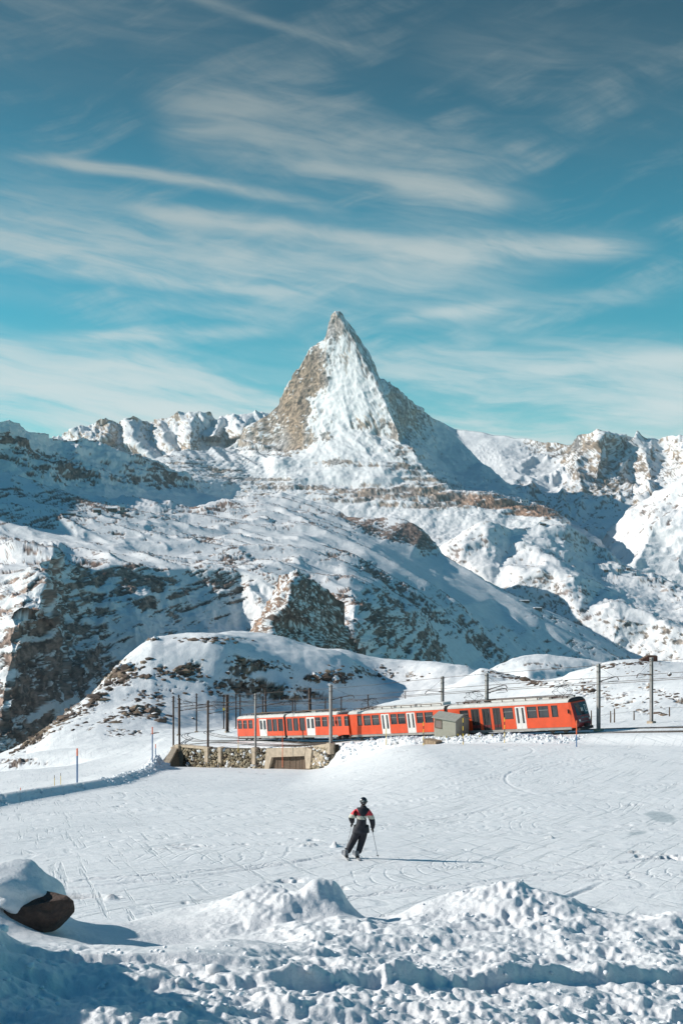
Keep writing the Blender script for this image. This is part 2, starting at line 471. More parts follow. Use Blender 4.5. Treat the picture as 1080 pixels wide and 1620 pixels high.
# ---- right valley flank
R_top = [(860, 960, 9.0), (920, 905, 8.9), (945, 870, 8.8), (960, 838, 8.8), (985, 815, 8.7), (1000, 803, 8.6), (1020, 790, 8.45), (1040, 776, 8.3), (1060, 768, 8.15), (1080, 759, 8.0), (1440, 620, 6.5)]
R_2 = [(860, 970, 8.5), (930, 900, 8.3), (960, 875, 7.95), (1000, 852, 7.6), (1030, 838, 7.5), (1080, 822, 7.4), (1440, 760, 6.6)]
R_3 = [(860, 1000, 7.3), (940, 925, 7.05), (1000, 900, 7.05), (1080, 890, 7.15), (1440, 900, 7.0)]
R_4 = [(860, 1060, 6.7), (1080, 1000, 6.6), (1440, 1000, 6.4)]
def rel_R(P, px, py, N):
    return 40 * (ridged(P / 420, 5, 51) - .7) + 10 * fbm(P / 80, 4, 52), zero3(P)
def rock_R(P, px, py, N):
    n = fbm(P / 110, 5, 53, .6)
    r = cover((1 - N[:, 2]) * 0.15 + n * 0.8, 0.03 + 1.0 * blobs(px, py, [(1050, 800, 50, 16, -25, .2), (960, 868, 10, 26, 20, .2), (1050, 835, 40, 7, -15, .28)]))
    return mixc(FSNOW[None], ROCK_BROWN[None] * 1.3, r * 0.85), r
range_sheet('valley_flank', [R_top, R_2, R_3, R_4], x0=860, relief=rel_R, rock=rock_R)

# ---- the great pyramid peak
M_top = [(200, 760, 8.9), (250, 722, 9.2), (290, 712, 9.4), (330, 713, 9.6), (345, 705, 9.8), (370, 700, 10.0), (385, 690, 10.1), (400, 673, 10.05), (412, 660, 9.95), (430, 641, 9.85), (437, 628, 9.8),
         (445, 610, 9.75), (455, 594, 9.7), (468, 578, 9.65), (478, 566, 9.62), (488, 550, 9.58), (497, 545, 9.56), (508, 538, 9.52), (512, 533, 9.5), (515, 514, 9.47), (521, 500, 9.43), (530, 490, 9.4),
         (537, 493, 9.4), (548, 507, 9.42), (560, 522, 9.45), (572, 541, 9.46), (585, 560, 9.46), (594, 580, 9.42), (600, 600, 9.42), (609, 605, 9.5), (617, 602, 9.6), (640, 621, 9.85), (670, 648, 10.1), (700, 673, 10.3),
         (730, 702, 10.2), (760, 731, 9.9), (790, 753, 9.6), (820, 775, 9.25), (860, 797, 8.8), (900, 825, 8.3), (940, 850, 8.0), (1000, 900, 7.8)]
# the ridge that divides the lit east face from the shaded north face
M_ridge = [(531, 496, 9.36), (545, 516, 9.33), (562, 538, 9.28), (571, 560, 9.24), (583, 583, 9.18), (596, 603, 9.12), (607, 625, 9.03), (613, 640, 8.97), (620, 660, 8.9), (632, 688, 8.78), (634, 700, 8.72),
           (652, 705, 8.66), (663, 728, 8.52), (678, 747, 8.4), (700, 768, 8.22), (730, 782, 8.08), (760, 783, 7.98), (790, 788, 7.9), (815, 797, 7.82), (835, 806, 7.7), (870, 803, 7.62), (890, 806, 7.52), (897, 818, 7.45)]
M_east = [(517, 525, 9.43), (516, 545, 9.42), (510, 575, 9.42), (508, 600, 9.38), (490, 625, 9.45), (474, 650, 9.45), (470, 680, 9.35)]   # rib dividing rock flank and snow face
M_bench1 = [(400, 700, 9.9), (430, 700, 9.7), (470, 705, 9.3), (520, 688, 9.14), (560, 682, 9.06), (600, 692, 8.92)]
M_bench2 = [(350, 745, 9.0), (395, 740, 9.15), (418, 742, 9.1), (440, 722, 9.1), (480, 722, 9.02), (540, 715, 8.85), (600, 715, 8.72)]
M_band = [(300, 760, 8.5), (380, 768, 8.75), (425, 768, 8.72), (470, 765, 8.62), (540, 766, 8.45), (600, 762, 8.34), (660, 758, 8.35)]
M_band2 = [(430, 782, 8.45), (500, 790, 8.28), (560, 797, 8.15), (620, 797, 8.02), (680, 798, 7.92), (740, 806, 7.8), (800, 820, 7.62), (890, 826, 7.38)]
M_bot = [(200, 860, 7.6), (300, 860, 7.8), (430, 850, 7.8), (560, 870, 7.6), (700, 880, 7.3), (800, 890, 7.1), (900, 900, 7.0), (1000, 960, 6.8)]
M_north = [(617, 640, 9.42), (645, 680, 9.7), (690, 720, 9.75), (720, 750, 9.4), (760, 768, 9.0), (820, 790, 8.55)]
def rel_M(P, px, py, N):
    up = np.clip((760 - py) / 60, 0, 1)
    q = np.stack([P[:, 0] * 0.8 + P[:, 1] * 0.35, P[:, 1] * 0.2, P[:, 2] * 0.22], 1)
    flank = blobs(px, py, [(455, 640, 50, 90, 25, 1), (525, 510, 24, 34, 0, .8), (390, 710, 60, 40, 0, .7)])
    north = np.clip(blobs(px, py, [(650, 690, 60, 100, -35, 1)]), 0, 1)
    wf = 0.30 + 0.9 * np.clip(flank, 0, 1) + .25 * north
    hi = .35 + .65 * sstep(520, 600, py)
    d = hi * up * (wf - .2 * north) * (70 * (ridged(q / 300, 5, 61) - .75)) + 16 * fbm(P / 90, 4, 62) * wf + 5 * fbm(P / 28, 3, 63)
    low = 1 - up
    d = d + low * (26 * fbm(P / 260, 4, 64))
    gul = np.stack([(P[:, 0] * 0.8 + P[:, 1] * 0.4) / 60, P[:, 2] / 420], 1)
    d = d + hi * up * (9 * fbm(gul, 4, 68, .6) + 6 * (ridged(np.stack([(P[:, 0] + P[:, 2] * .25) / 130, P[:, 2] / 90], 1), 4, 69) - .6))
    # stepped rock bands low on the mountain
    bands = blobs(px, py, [(560, 776, 170, 24, 2, 1), (760, 796, 150, 18, 5, 1), (640, 735, 90, 30, 20, .5)])
    st_ = P[:, 2] / 62 + 0.8 * fbm(P / 400, 3, 65)
    saw = np.abs((st_ % 1.0) - .5) * 2
    d = d + np.clip(bands, 0, 1) * (saw - .5) * 26
    return d, zero3(P)
def rock_M(P, px, py, N):
    n = fbm(P * [1, 1, .5] / 48, 5, 71, .7)
    q = np.stack([(P[:, 0] + P[:, 1]) / 420, P[:, 2] / 26], 1)
    strat = fbm(q, 4, 73, .6)
    b = blobs(px, py, [(487, 585, 24, 36, 12, .50), (458, 625, 30, 46, 28, .42), (438, 660, 42, 34, 30, .34), (462, 690, 22, 30, -15, .32), (470, 655, 10, 40, 0, .2), (523, 512, 15, 24, 0, .60), (530, 524, 22, 8, 0, .25), (395, 690, 22, 24, 20, .34),
                       (560, 530, 16, 10, 35, .25), (583, 575, 10, 36, -25, .28), (450, 700, 34, 16, -10, .34), (505, 692, 44, 10, 5, .22), (600, 680, 40, 15, 15, .20), (655, 660, 30, 60, -25, .22), (630, 640, 12, 50, -15, .28),
                       (560, 735, 60, 7, 5, .24), (532, 732, 16, 6, 0, .25), (633, 710, 18, 8, -10, .34), (625, 735, 26, 12, -15, .28), (500, 775, 90, 8, 4, .30), (600, 780, 110, 13, 0, .36), (680, 762, 50, 18, 25, .36),
                       (700, 790, 70, 12, 5, .36), (780, 797, 70, 12, 6, .50), (860, 810, 40, 11, 8, .60), (620, 798, 90, 5, 3, .25), (730, 735, 60, 8, 28, .10),
                       (300, 740, 60, 22, 15, .18), (370, 755, 60, 16, 18, .30), (420, 762, 40, 10, 10, .2), (545, 620, 50, 60, 0, -.04), (560, 560, 26, 34, 0, .03), (555, 750, 90, 11, 0, -.2), (500, 715, 60, 12, -15, -.3), (690, 820, 160, 10, 5, -.35), (720, 710, 60, 40, 30, -.12)])
    face = (1 - N[:, 2])
    streak_ = fbm(np.stack([(P[:, 0] * .8 + P[:, 1] * .4) / 17, P[:, 2] / 170], 1), 4, 76, .65)
    r = cover(face * 0.35 + n * 0.4 + streak_ * .5 * sstep(740, 690, py) + strat * 0.5 * sstep(680, 720, py), 0.06 + 1.6 * b)
    tan = np.clip(blobs(px, py, [(480, 600, 30, 60, 15, 1), (462, 680, 16, 50, -10, 1), (440, 640, 30, 50, 30, .7)]), 0, 1)
    rust = np.clip(blobs(px, py, [(850, 805, 80, 22, 5, 1.2), (770, 795, 60, 20, 0, .7), (640, 712, 24, 12, 0, .6), (600, 780, 180, 22, 0, .35)]), 0, 1)
    vary = sstep(-.35, .35, fbm(P * [1, 1, .3] / 140, 3, 75))
    rc = mixc(ROCK_GREY[None] * 1.25, ROCK_TAN[None] * 0.72, vary)
    rc = mixc(rc, mixc(ROCK_TAN[None] * .8, ROCK_TAN[None] * 0.42, vary), tan)
    rc = mixc(rc, ROCK_RUST[None], rust)
    return mixc(FSNOW[None], rc, r * (0.80 + .12 * np.clip(tan + rust, 0, 1))), r
range_sheet('pyramid_peak', [M_top, M_bot], extra=[M_ridge, M_east, M_bench1, M_bench2, M_band, M_band2, M_north], x0=200, x1=1000, step=1.3, blur=1, relief=rel_M, rock=rock_M)

# ---- left mountain, its shaded side turned to the right
L_top = [(-420, 570, 4.4), (-100, 645, 5.4), (0, 668, 5.85), (14, 664, 5.95), (22, 667, 6.0), (40, 676, 6.15), (60, 684, 6.35), (85, 691, 6.65), (110, 696, 6.9), (140, 695, 7.2), (160, 700, 7.35), (180, 706, 7.45), (200, 712, 7.5),
         (235, 720, 7.7), (255, 727, 7.8), (275, 738, 7.9), (292, 747, 8.0), (305, 762, 8.05), (318, 775, 8.05), (340, 785, 8.0), (400, 795, 7.9), (460, 815, 7.7)]
L_2 = [(-420, 690, 4.8), (0, 715, 5.8), (60, 722, 6.1), (130, 735, 6.6), (200, 745, 7.05), (260, 765, 7.4), (310, 780, 7.6), (460, 822, 7.3)]
L_3 = [(-420, 760, 4.6), (0, 770, 5.4), (100, 785, 5.8), (200, 797, 6.3), (300, 808, 6.9), (460, 835, 6.9)]
L_4 = [(-420, 840, 4.4), (0, 840, 5.2), (200, 850, 5.8), (460, 870, 6.3)]
def rel_L(P, px, py, N):
    return (34 * (ridged(P * [1, 1, 1.6] / 420, 6, 81, .55) - .7) * sstep(795, 750, py) + 14 * fbm(P * [1, 1, 2] / 60, 4, 82, .6) * sstep(800, 760, py)), zero3(P)
def rock_L(P, px, py, N):
    n = fbm(P * [.6, .6, 2.2] / 70, 5, 83, .68)
    b = blobs(px, py, [(20, 700, 40, 8, 10, .3), (15, 722, 36, 12, 5, .34), (60, 712, 30, 5, 8, .25), (100, 740, 50, 18, 28, .34), (130, 752, 44, 9, 20, .26), (190, 755, 30, 6, 12, .3), (120, 697, 40, 3, 5, .34),
                       (250, 745, 36, 20, 35, .34), (230, 757, 50, 10, 10, .3), (285, 762, 26, 8, 20, .25), (60, 750, 40, 10, 15, .2), (40, 680, 60, 8, 20, -.3), (180, 720, 70, 8, 20, -.15), (200, 785, 200, 12, 5, -.4), (210, 725, 8, 18, -10, .15)])
    r = cover((1 - N[:, 2]) * 0.2 + n * 0.8, 0.08 + 1.7 * b)
    return mixc(FSNOW[None], mixc(ROCK_BROWN[None] * .9, ROCK_BROWN[None] * 1.5, sstep(-.3, .4, n)), r * 0.95), r
range_sheet('shaded_mountain', [L_top, L_2, L_3, L_4], x1=460, step=1.4, relief=rel_L, rock=rock_L)

# ---- sunlit slopes on the right
F_top = [(560, 870, 7.0), (640, 862, 6.95), (690, 864, 6.9), (708, 851, 6.85), (725, 840, 6.8), (745, 832, 6.75), (770, 827, 6.7), (790, 831, 6.72), (805, 837, 6.8), (825, 835, 6.85), (860, 830, 6.95), (895, 829, 6.95),
         (915, 845, 6.95), (950, 870, 6.9), (985, 888, 6.8), (1030, 908, 6.65), (1080, 927, 6.4), (1440, 1020, 5.6)]
F_2 = [(560, 890, 6.9), (690, 890, 6.6), (730, 876, 6.45), (768, 868, 6.45), (800, 876, 6.5), (850, 874, 6.45), (890, 880, 6.5), (930, 897, 6.6), (980, 912, 6.45), (1040, 930, 6.25), (1080, 945, 6.1), (1440, 1050, 5.4)]
F_3 = [(560, 960, 6.7), (700, 940, 6.4), (780, 928, 6.1), (830, 912, 6.0), (880, 905, 5.95), (920, 912, 5.9), (960, 925, 6.0), (1020, 945, 5.9), (1080, 968, 5.75), (1440, 1080, 5.2)]
F_4 = [(560, 1030, 6.5), (740, 1000, 6.2), (850, 985, 5.8), (920, 975, 5.55), (980, 975, 5.4), (1030, 985, 5.35), (1080, 1000, 5.2), (1440, 1130, 4.8)]
F_5 = [(560, 1120, 6.3), (800, 1080, 5.9), (950, 1060, 5.3), (1080, 1060, 5.0), (1440, 1200, 4.7)]
def rel_F(P, px, py, N):
    return 30 * (ridged(P / 460, 5, 91) - .7) + 13 * fbm(P / 120, 4, 92) + 3.5 * fbm(P / 30, 2, 93), zero3(P)
def rock_F(P, px, py, N):
    n = fbm(P * [1, 1, 1.6] / 40, 5, 94, .7); n2 = fbm(P / 350, 3, 95)
    b = blobs(px, py, [(755, 850, 26, 14, 30, .10), (700, 880, 40, 40, -40, .04), (955, 878, 50, 7, 33, .3), (900, 850, 40, 7, 38, .22), (985, 898, 26, 8, 20, .25), (800, 900, 90, 30, 10, .03), (870, 925, 50, 22, 20, .09), (940, 975, 60, 10, 15, .20),
                       (1040, 1000, 60, 14, 18, .24), (1040, 930, 60, 10, 22, .2), (930, 940, 40, 8, 10, .08), (1000, 1020, 90, 20, 10, .1), (860, 960, 40, 16, 30, .1), (760, 880, 50, 14, -30, -.1)])
    r = cover((1 - N[:, 2]) * 0.5 + n * 0.7 + n2 * .3, 0.13 + 1.4 * b)
    return mixc(FSNOW[None], mixc(ROCK_TAN[None] * .5, ROCK_BROWN[None] * 1.3, sstep(-.3, .3, n2)), r * 0.8), r
range_sheet('sunlit_slopes', [F_top, F_2, F_3, F_4, F_5], x0=560, relief=rel_F, rock=rock_F, mat=M_mid)

# ---- great middle slope with the gorge cliffs on the left
E_top = [(-420, 690, 4.6), (-150, 728, 4.9), (0, 752, 5.05), (60, 760, 5.15), (100, 771, 5.25), (160, 783, 5.45), (220, 791, 5.7), (300, 800, 6.0), (340, 795, 6.2), (380, 790, 6.4), (420, 781, 6.6), (445, 783, 6.6),
         (480, 792, 6.5), (520, 802, 6.4), (550, 815, 6.2), (600, 822, 6.1), (640, 825, 6.05), (670, 835, 6.0), (690, 855, 5.95), (702, 875, 5.85), (760, 910, 5.65), (840, 950, 5.45), (900, 985, 5.3), (960, 1015, 5.2), (1010, 1042, 5.1),
         (1100, 1090, 5.0), (1440, 1220, 4.8)]
E_2 = [(-420, 790, 4.2), (0, 798, 4.55), (60, 803, 4.6), (120, 806, 4.65), (200, 812, 4.75), (300, 825, 4.95), (400, 828, 5.15), (480, 832, 5.3), (540, 842, 5.35), (600, 858, 5.35), (650, 880, 5.3), (700, 905, 5.25), (780, 950, 5.1), (850, 985, 5.0), (930, 1025, 4.9), (1000, 1065, 4.8), (1440, 1250, 4.5)]
E_3 = [(-420, 850, 3.9), (0, 848, 4.05), (100, 855, 4.05), (200, 860, 4.1), (300, 870, 4.15), (400, 873, 4.2), (480, 882, 4.2), (540, 898, 4.2), (600, 922, 4.25), (660, 945, 4.35), (700, 962, 4.45), (760, 992, 4.6), (820, 1020, 4.7), (900, 1060, 4.7), (1440, 1300, 4.3)]
E_4 = [(-420, 900, 2.65), (-100, 905, 2.62), (0, 897, 2.58), (50, 886, 2.52), (80, 884, 2.6), (104, 884, 3.25), (150, 893, 3.42), (220, 900, 3.5), (300, 902, 3.6), (380, 905, 3.6), (440, 915, 3.5), (500, 930, 3.5), (560, 937, 3.4), (590, 948, 3.5), (640, 975, 3.75), (700, 1008, 4.05), (760, 1040, 4.25), (850, 1080, 4.4), (1440, 1340, 4.1)]
E_5 = [(-420, 1000, 2.4), (-60, 990, 2.36), (30, 975, 2.2), (66, 975, 2.22), (88, 985, 2.45), (108, 990, 3.0), (150, 990, 3.15), (220, 985, 3.25), (300, 980, 3.4), (380, 985, 3.45), (440, 1000, 3.3), (500, 1010, 3.15), (560, 1005, 3.05), (640, 1035, 3.5), (720, 1065, 3.9), (850, 1120, 4.1), (1440, 1380, 3.9)]
E_6 = [(-420, 1230, 2.0), (0, 1200, 1.98), (60, 1190, 2.1), (100, 1180, 2.55), (200, 1150, 2.95), (300, 1130, 3.05), (450, 1120, 3.0), (600, 1120, 3.0), (720, 1140, 3.5), (850, 1170, 3.8), (1440, 1420, 3.6)]
E_7 = [(-420, 1330, 1.85), (0, 1290, 1.85), (300, 1230, 2.8), (600, 1230, 2.8), (850, 1270, 3.4), (1440, 1500, 3.4)]
def rel_E(P, px, py, N):
    cliff = sstep(0, 1, (py - np.interp(px, [-420, 0, 100, 220, 400, 500, 560, 640, 760, 1440], [894, 894, 884, 897, 904, 929, 934, 989, 1054, 1304])) / 30)
    wc = cliff * sstep(760, 600, px)
    u_, v_ = P[:, 0] * .75 - P[:, 1] * .66, P[:, 0] * .66 + P[:, 1] * .75
    q2 = np.stack([u_ / 1300, v_ / 430], 1)
    d = (1 - wc) * (26 * (ridged(q2, 2, 101, .35) - .6) + 12 * (ridged(np.stack([u_ / 300, v_ / 150], 1), 3, 109, .42) - .6) * sstep(640, 480, px) + 13 * fbm(np.stack([u_ / 600, v_ / 300], 1) + .3 * fbm(P / 500, 2, 98)[:, None], 3, 100, .42) + 2.5 * fbm(P / 90, 2, 102, .5))
    # slanting slabs of the gorge cliff
    s = (P[:, 2] + 0.38 * P[:, 0] + 60 * fbm(P / 500, 3, 103)) / 46
    saw = (s % 1.0); saw = np.where(saw < .72, saw / .72, (1 - saw) / .28)
    q = np.stack([P[:, 0] * .9 + P[:, 1] * .3, P[:, 1] * .3, P[:, 2] * .5], 1)
    d = d + wc * (20 * (ridged(q / 220, 5, 104) - .7) + 9 * (saw - .5) * (.6 + fbm(P / 160, 2, 106)) + 9 * fbm(P / 45, 4, 105))
    # terraces across the upper slope
    t = (P[:, 2] + 0.10 * P[:, 0] + 60 * fbm(P / 300, 3, 107)) / 46
    sw = (t % 1.0); sw = np.where(sw < .8, sw / .8, (1 - sw) / .2)
    d = d + (1 - wc) * 1.4 * (sw - .5) * sstep(-.1, .3, fbm(P / 500, 2, 108)) * sstep(700, 420, px)
    return d, zero3(P)
def rock_E(P, px, py, N):
    n = fbm(np.stack([P[:, 0] * .55, P[:, 1] * .5, (P[:, 2] - .34 * P[:, 0]) * 2.2], 1) / 40, 5, 111, .7); n2 = fbm(P / 300, 3, 112)
    b = blobs(px, py, [(20, 785, 34, 10, 8, .35), (110, 798, 60, 9, 12, .36), (60, 790, 30, 8, 10, .25), (180, 812, 50, 6, 8, .15), (310, 808, 60, 6, -4, .36), (350, 803, 30, 5, 0, .3), (250, 835, 30, 3, 5, .3), (200, 850, 40, 5, 12, .2),
                       (60, 820, 60, 14, 0, .06), (100, 870, 120, 14, 0, .06), (320, 850, 30, 8, 10, .15), (360, 880, 60, 14, 20, .16), (250, 880, 80, 10, 0, .10), (440, 830, 50, 10, 10, .05),
                       (610, 835, 60, 14, 12, .42), (668, 848, 30, 18, 30, .36), (550, 822, 34, 6, 15, .2), (520, 880, 20, 6, 10, .08), (590, 915, 60, 8, 32, .22), (640, 945, 60, 8, 34, .22), (700, 985, 60, 8, 38, .2),
                       (470, 860, 60, 20, 10, -.06), (680, 905, 90, 20, 25, -.15), (760, 955, 80, 20, 28, -.12),
                       (640, 1010, 60, 30, 30, .20), (600, 960, 36, 18, 10, .26), (760, 1010, 60, 16, 30, .08), (560, 950, 30, 12, 20, .2)])
    cliff = sstep(0, 1, (py - np.interp(px, [-420, 0, 100, 220, 400, 500, 560, 640, 760, 1440], [890, 890, 878, 893, 900, 925, 930, 985, 1050, 1300])) / 10) * sstep(740, 640, px)
    b2 = blobs(px, py, [(90, 1060, 90, 90, -40, .20), (115, 1000, 40, 60, 0, .18), (220, 920, 40, 20, 10, .2), (140, 900, 20, 24, 0, .22), (60, 1090, 90, 40, -30, .12), (20, 1165, 60, 30, 0, .4), (40, 945, 36, 50, -30, -.10), (290, 960, 60, 40, 0, -.04), (350, 920, 50, 16, 0, .14), (60, 1130, 120, 12, -20, -.2), (180, 1090, 50, 26, -20, -.04)])
    led = ((P[:, 2] - .42 * P[:, 0] + 70 * fbm(P / 420, 3, 119)) / 58) % 1.0
    led = sstep(.0, .12, led) * sstep(.52, .30, led) * sstep(-.35, .1, fbm(P / 130, 3, 118))
    r = cover((1 - N[:, 2]) * 0.45 * (1 - cliff * .5) + n * 0.7 + n2 * .45, 0.09 + 1.9 * b + cliff * (0.30 + 1.5 * b2 - .42 * led))
    rc = mixc(ROCK_BROWN[None] * .95, ROCK_BROWN[None] * 1.7, sstep(-.3, .5, n2 + n * .4))
    return mixc(FSNOW[None], rc, r * 0.93), r
range_sheet('middle_slope', [E_top, E_2, E_3, E_4, E_5, E_6, E_7], step=0.95, relief=rel_E, rock=rock_E, mat=M_mid)

# ---- craggy knoll before the gorge
K_top = [(370, 1040, 2.3), (386, 1000, 2.28), (396, 982, 2.25), (406, 966, 2.22), (418, 944, 2.2), (428, 922, 2.2), (438, 908, 2.2), (450, 903, 2.2), (468, 902, 2.2), (486, 906, 2.24), (504, 916, 2.3), (520, 932, 2.36), (533, 955, 2.43), (543, 985, 2.5), (556, 1014, 2.6), (575, 1035, 2.7), (640, 1060, 2.9), (760, 1090, 3.2)]
K_mid = [(370, 1050, 2.2), (400, 1010, 2.1), (430, 985, 2.0), (455, 960, 2.0), (475, 965, 2.08), (500, 990, 2.2), (540, 1030, 2.4), (640, 1075, 2.8), (760, 1110, 3.1)]
K_bot = [(370, 1100, 2.0), (430, 1100, 1.85), (480, 1100, 1.95), (560, 1110, 2.2), (760, 1150, 3.0)]
def rel_K(P, px, py, N):
    q = P * [1, .5, .6]
    return 17 * (ridged(q / 110, 5, 121) - .75) + 7 * fbm(P / 22, 4, 122, .6), zero3(P)
def rock_K(P, px, py, N):
    n = fbm(P * [1.2, 1, 1.2] / 12, 5, 123, .72)
    b = blobs(px, py, [(470, 930, 30, 30, 40, .14), (425, 955, 20, 14, -30, .16), (500, 960, 40, 40, 60, .1), (440, 990, 60, 30, 0, .04)])
    r = cover((1 - N[:, 2]) * 0.4 + n * 0.8, 0.80 + 0.9 * b)
    rust = blobs(px, py, [(445, 925, 20, 20, 0, 1), (415, 955, 24, 16, 0, 1), (400, 985, 14, 20, 0, .8)])
    return mixc(FSNOW[None], mixc(ROCK_BROWN[None] * 1.1, ROCK_RUST[None] * .8, np.clip(rust, 0, 1)), r * 0.94), r
range_sheet('craggy_knoll', [K_top, K_mid, K_bot], x0=370, x1=760, step=1.3, relief=rel_K, rock=rock_K, mat=M_mid, back=.3, thick=1.2)

# ---- deep ground under everything, out to the horizon
rr = np.array([300., 500, 900, 1500, 2500, 4000, 7000, 12000, 15000]); aa = np.radians(np.arange(0, 361, 5.))
A_, R_ = np.meshgrid(aa, rr)
Zb = -np.where(R_ < 3000, 60 + .27 * R_, 870 + (R_ - 3000) * .02)
Pb = np.stack([np.sin(A_) * R_, np.cos(A_) * R_, Zb], 2).reshape(-1, 3)
Cb = mixc(FSNOW[None] * np.ones((len(Pb), 1)), ROCK_BROWN[None], sstep(-.2, .4, fbm(Pb / 900, 3, 7)) * .6)
tag(grid_mesh('valley_ground', Pb, len(rr), len(aa), M_mid, Cb, flip=True), kind='structure')
# ------------------------------------------------------------------ near ground: ski slope, railway shelf, hills behind
def s1(a, b, x): return float(sstep(a, b, np.float64(x)))

# track centre line in plan (metres): from the loop behind, round the bend, past the train and out to the right
TR = np.array([pw(*q) for q in [(640, 1149, 300), (540, 1150, 297), (450, 1150, 283), (370, 1153, 252), (345, 1155, 242), (314, 1158, 228), (297, 1160.5, 214), (292, 1164, 200), (301, 1168, 186), (330, 1172.5, 172)]]
              + [(-14.7, 160, -32.2), (1.5, 133, -26.6), (23.5, 110, -21.3), (46, 87, -16.2), (80, 52, -9)])
# edge of the railway shelf towards the ski slope
EDGE = np.array([(-21, -60), (-19.0, 30), (-18.6, 62), (-17.6, 88), (-20.5, 118), (-23.6, 147), (-22.3, 155.5), (-17.5, 149.5), (-10.7, 142.5), (-5.4, 137.2), (-0.9, 131.3), (3.5, 126.2), (8, 121.6), (24, 105.5), (45, 84), (90, 36), (120, 4)], float)
ETOP = {5: -33.4, 6: -31.9, 7: -31.0, 8: -29.7, 9: -28.5, 10: -26.9}

def side(x, y):
    """signed distance to EDGE, positive on the shelf (far) side; plus position along it"""
    best = np.full(x.shape, 1e9); sg = np.zeros(x.shape); par = np.zeros(x.shape)
    for i in range(len(EDGE) - 1):
        a, b = EDGE[i], EDGE[i + 1]; d = b - a; L2 = (d ** 2).sum()
        t = np.clip(((x - a[0]) * d[0] + (y - a[1]) * d[1]) / L2, 0, 1)
        qx, qy = a[0] + t * d[0] - x, a[1] + t * d[1] - y
        r = np.hypot(qx, qy); cr = d[0] * (y - a[1]) - d[1] * (x - a[0])
        m = r < best - 1e-9
        best = np.where(m, r, best); sg = np.where(m, np.sign(cr), sg); par = np.where(m, i + t, par)
    sg = np.where(y > 155.5, 1.0, sg)
    return best * sg, par

def piste(x, y):
    wgt = sstep(45, 118, y)
    return -(3.36 + .2018 * y) + wgt * (3.0 * sstep(-4.5, 8, x) + .035 * np.maximum(x - 8, 0)) + 0.004 * np.clip(x + 14, -8, 0) * y * 0

BP = []
def bp(px, py, D): BP.append(tuple(pw(px, py, D)))
for p in TR: BP.append(tuple(p))
for i in range(9, 14):                                  # ground either side of the straight tracks
    for t in (0, .5):
        p = TR[i] * (1 - t) + TR[min(i + 1, 14)] * t; d = TR[i + 1] - TR[i] if i < 14 else TR[14] - TR[13]
        nrm = np.array([-d[1], d[0]]) / math.hypot(d[0], d[1]); nrm *= np.sign(nrm[1])
        for o in (-3.2, 8.5):
            if o < 0 or i >= 10: BP.append((p[0] + nrm[0] * o, p[1] + nrm[1] * o, p[2] - (0.1 if o < 0 else 0.4)))
for i in range(5, 11): BP.append((EDGE[i][0] + .4, EDGE[i][1] + .8, ETOP[i]))
for q in [(-400, 1330, 60), (-120, 1310, 62), (0, 1262, 84), (-90, 1275, 90), (60, 1262, 92), (100, 1242, 122), (0, 1243, 135), (-150, 1262, 130), (160, 1225, 130), (200, 1206, 165), (235, 1190, 180), (120, 1208, 178), (20, 1224, 160), (-120, 1240, 165),
          (0, 1199, 222), (-60, 1205, 215), (60, 1192, 225), (130, 1180, 225), (200, 1170, 232), (262, 1160, 240), (35, 1185, 240), (-200, 1300, 215), (-300, 1420, 180), (-60, 1300, 290), (20, 1290, 310),
          # first hill: foot, flank, crest, and beyond
          (300, 1150, 262), (340, 1140, 278), (420, 1132, 305), (500, 1130, 312), (600, 1127, 316), (680, 1120, 300),
          (100, 1132, 262), (70, 1155, 254), (150, 1092, 288), (190, 1052, 306), (238, 1009, 326), (290, 1003, 330), (355, 1000, 331), (430, 1006, 330), (500, 1021, 330), (545, 1031, 343),
          (180, 1120, 276), (240, 1085, 292), (300, 1060, 300), (380, 1050, 306), (460, 1060, 308), (250, 1130, 268), (200, 1078, 292), (520, 1078, 316),
          (60, 1230, 330), (150, 1180, 360), (238, 1080, 370), (355, 1050, 410), (430, 1060, 430), (545, 1075, 430),
          (590, 1040, 368), (640, 1044, 366), (700, 1050, 345), (755, 1057, 310), (800, 1067, 275), (850, 1077, 245), (600, 1083, 344), (660, 1085, 335), (720, 1088, 310), (780, 1092, 262),
          (640, 1110, 420), (760, 1105, 390), (850, 1110, 330),
          (700, 1133, 172), (780, 1128, 158), (860, 1120, 150), (930, 1118, 150), (1000, 1120, 138), (1080, 1118, 132), (820, 1100, 205), (880, 1092, 195),
          # right hill
          (880, 1073, 212), (905, 1062, 200), (930, 1055, 192), (960, 1047, 185), (1000, 1043, 180), (1040, 1045, 176), (1080, 1049, 172), (1160, 1062, 160), (1300, 1100, 130), (930, 1090, 170), (1000, 1085, 158), (1060, 1085, 150),
          (900, 1130, 260), (960, 1110, 270), (1040, 1110, 270), (1160, 1140, 260)]:
    bp(*q)
BP = np.array(BP)
def tps(points, lam=0.35):
    P, n = points, len(points)
    def U(r2): return 0.5 * r2 * np.log(r2 + 1e-9)
    d = ((P[:, None, :2] - P[None, :, :2]) ** 2).sum(2)
    K = U(d) + np.eye(n) * lam * 60
    A = np.zeros((n + 3, n + 3)); A[:n, :n] = K; A[:n, n] = 1; A[:n, n + 1:] = P[:, :2]; A[n:, :n] = A[:n, n:].T
    sol = np.linalg.solve(A, np.concatenate([P[:, 2], np.zeros(3)]))
    def f(x, y):
        r = sol[n] + sol[n + 1] * x + sol[n + 2] * y
        for i in range(n): r = r + sol[i] * U((x - P[i, 0]) ** 2 + (y - P[i, 1]) ** 2)
        return r
    return f
back_z = tps(BP)

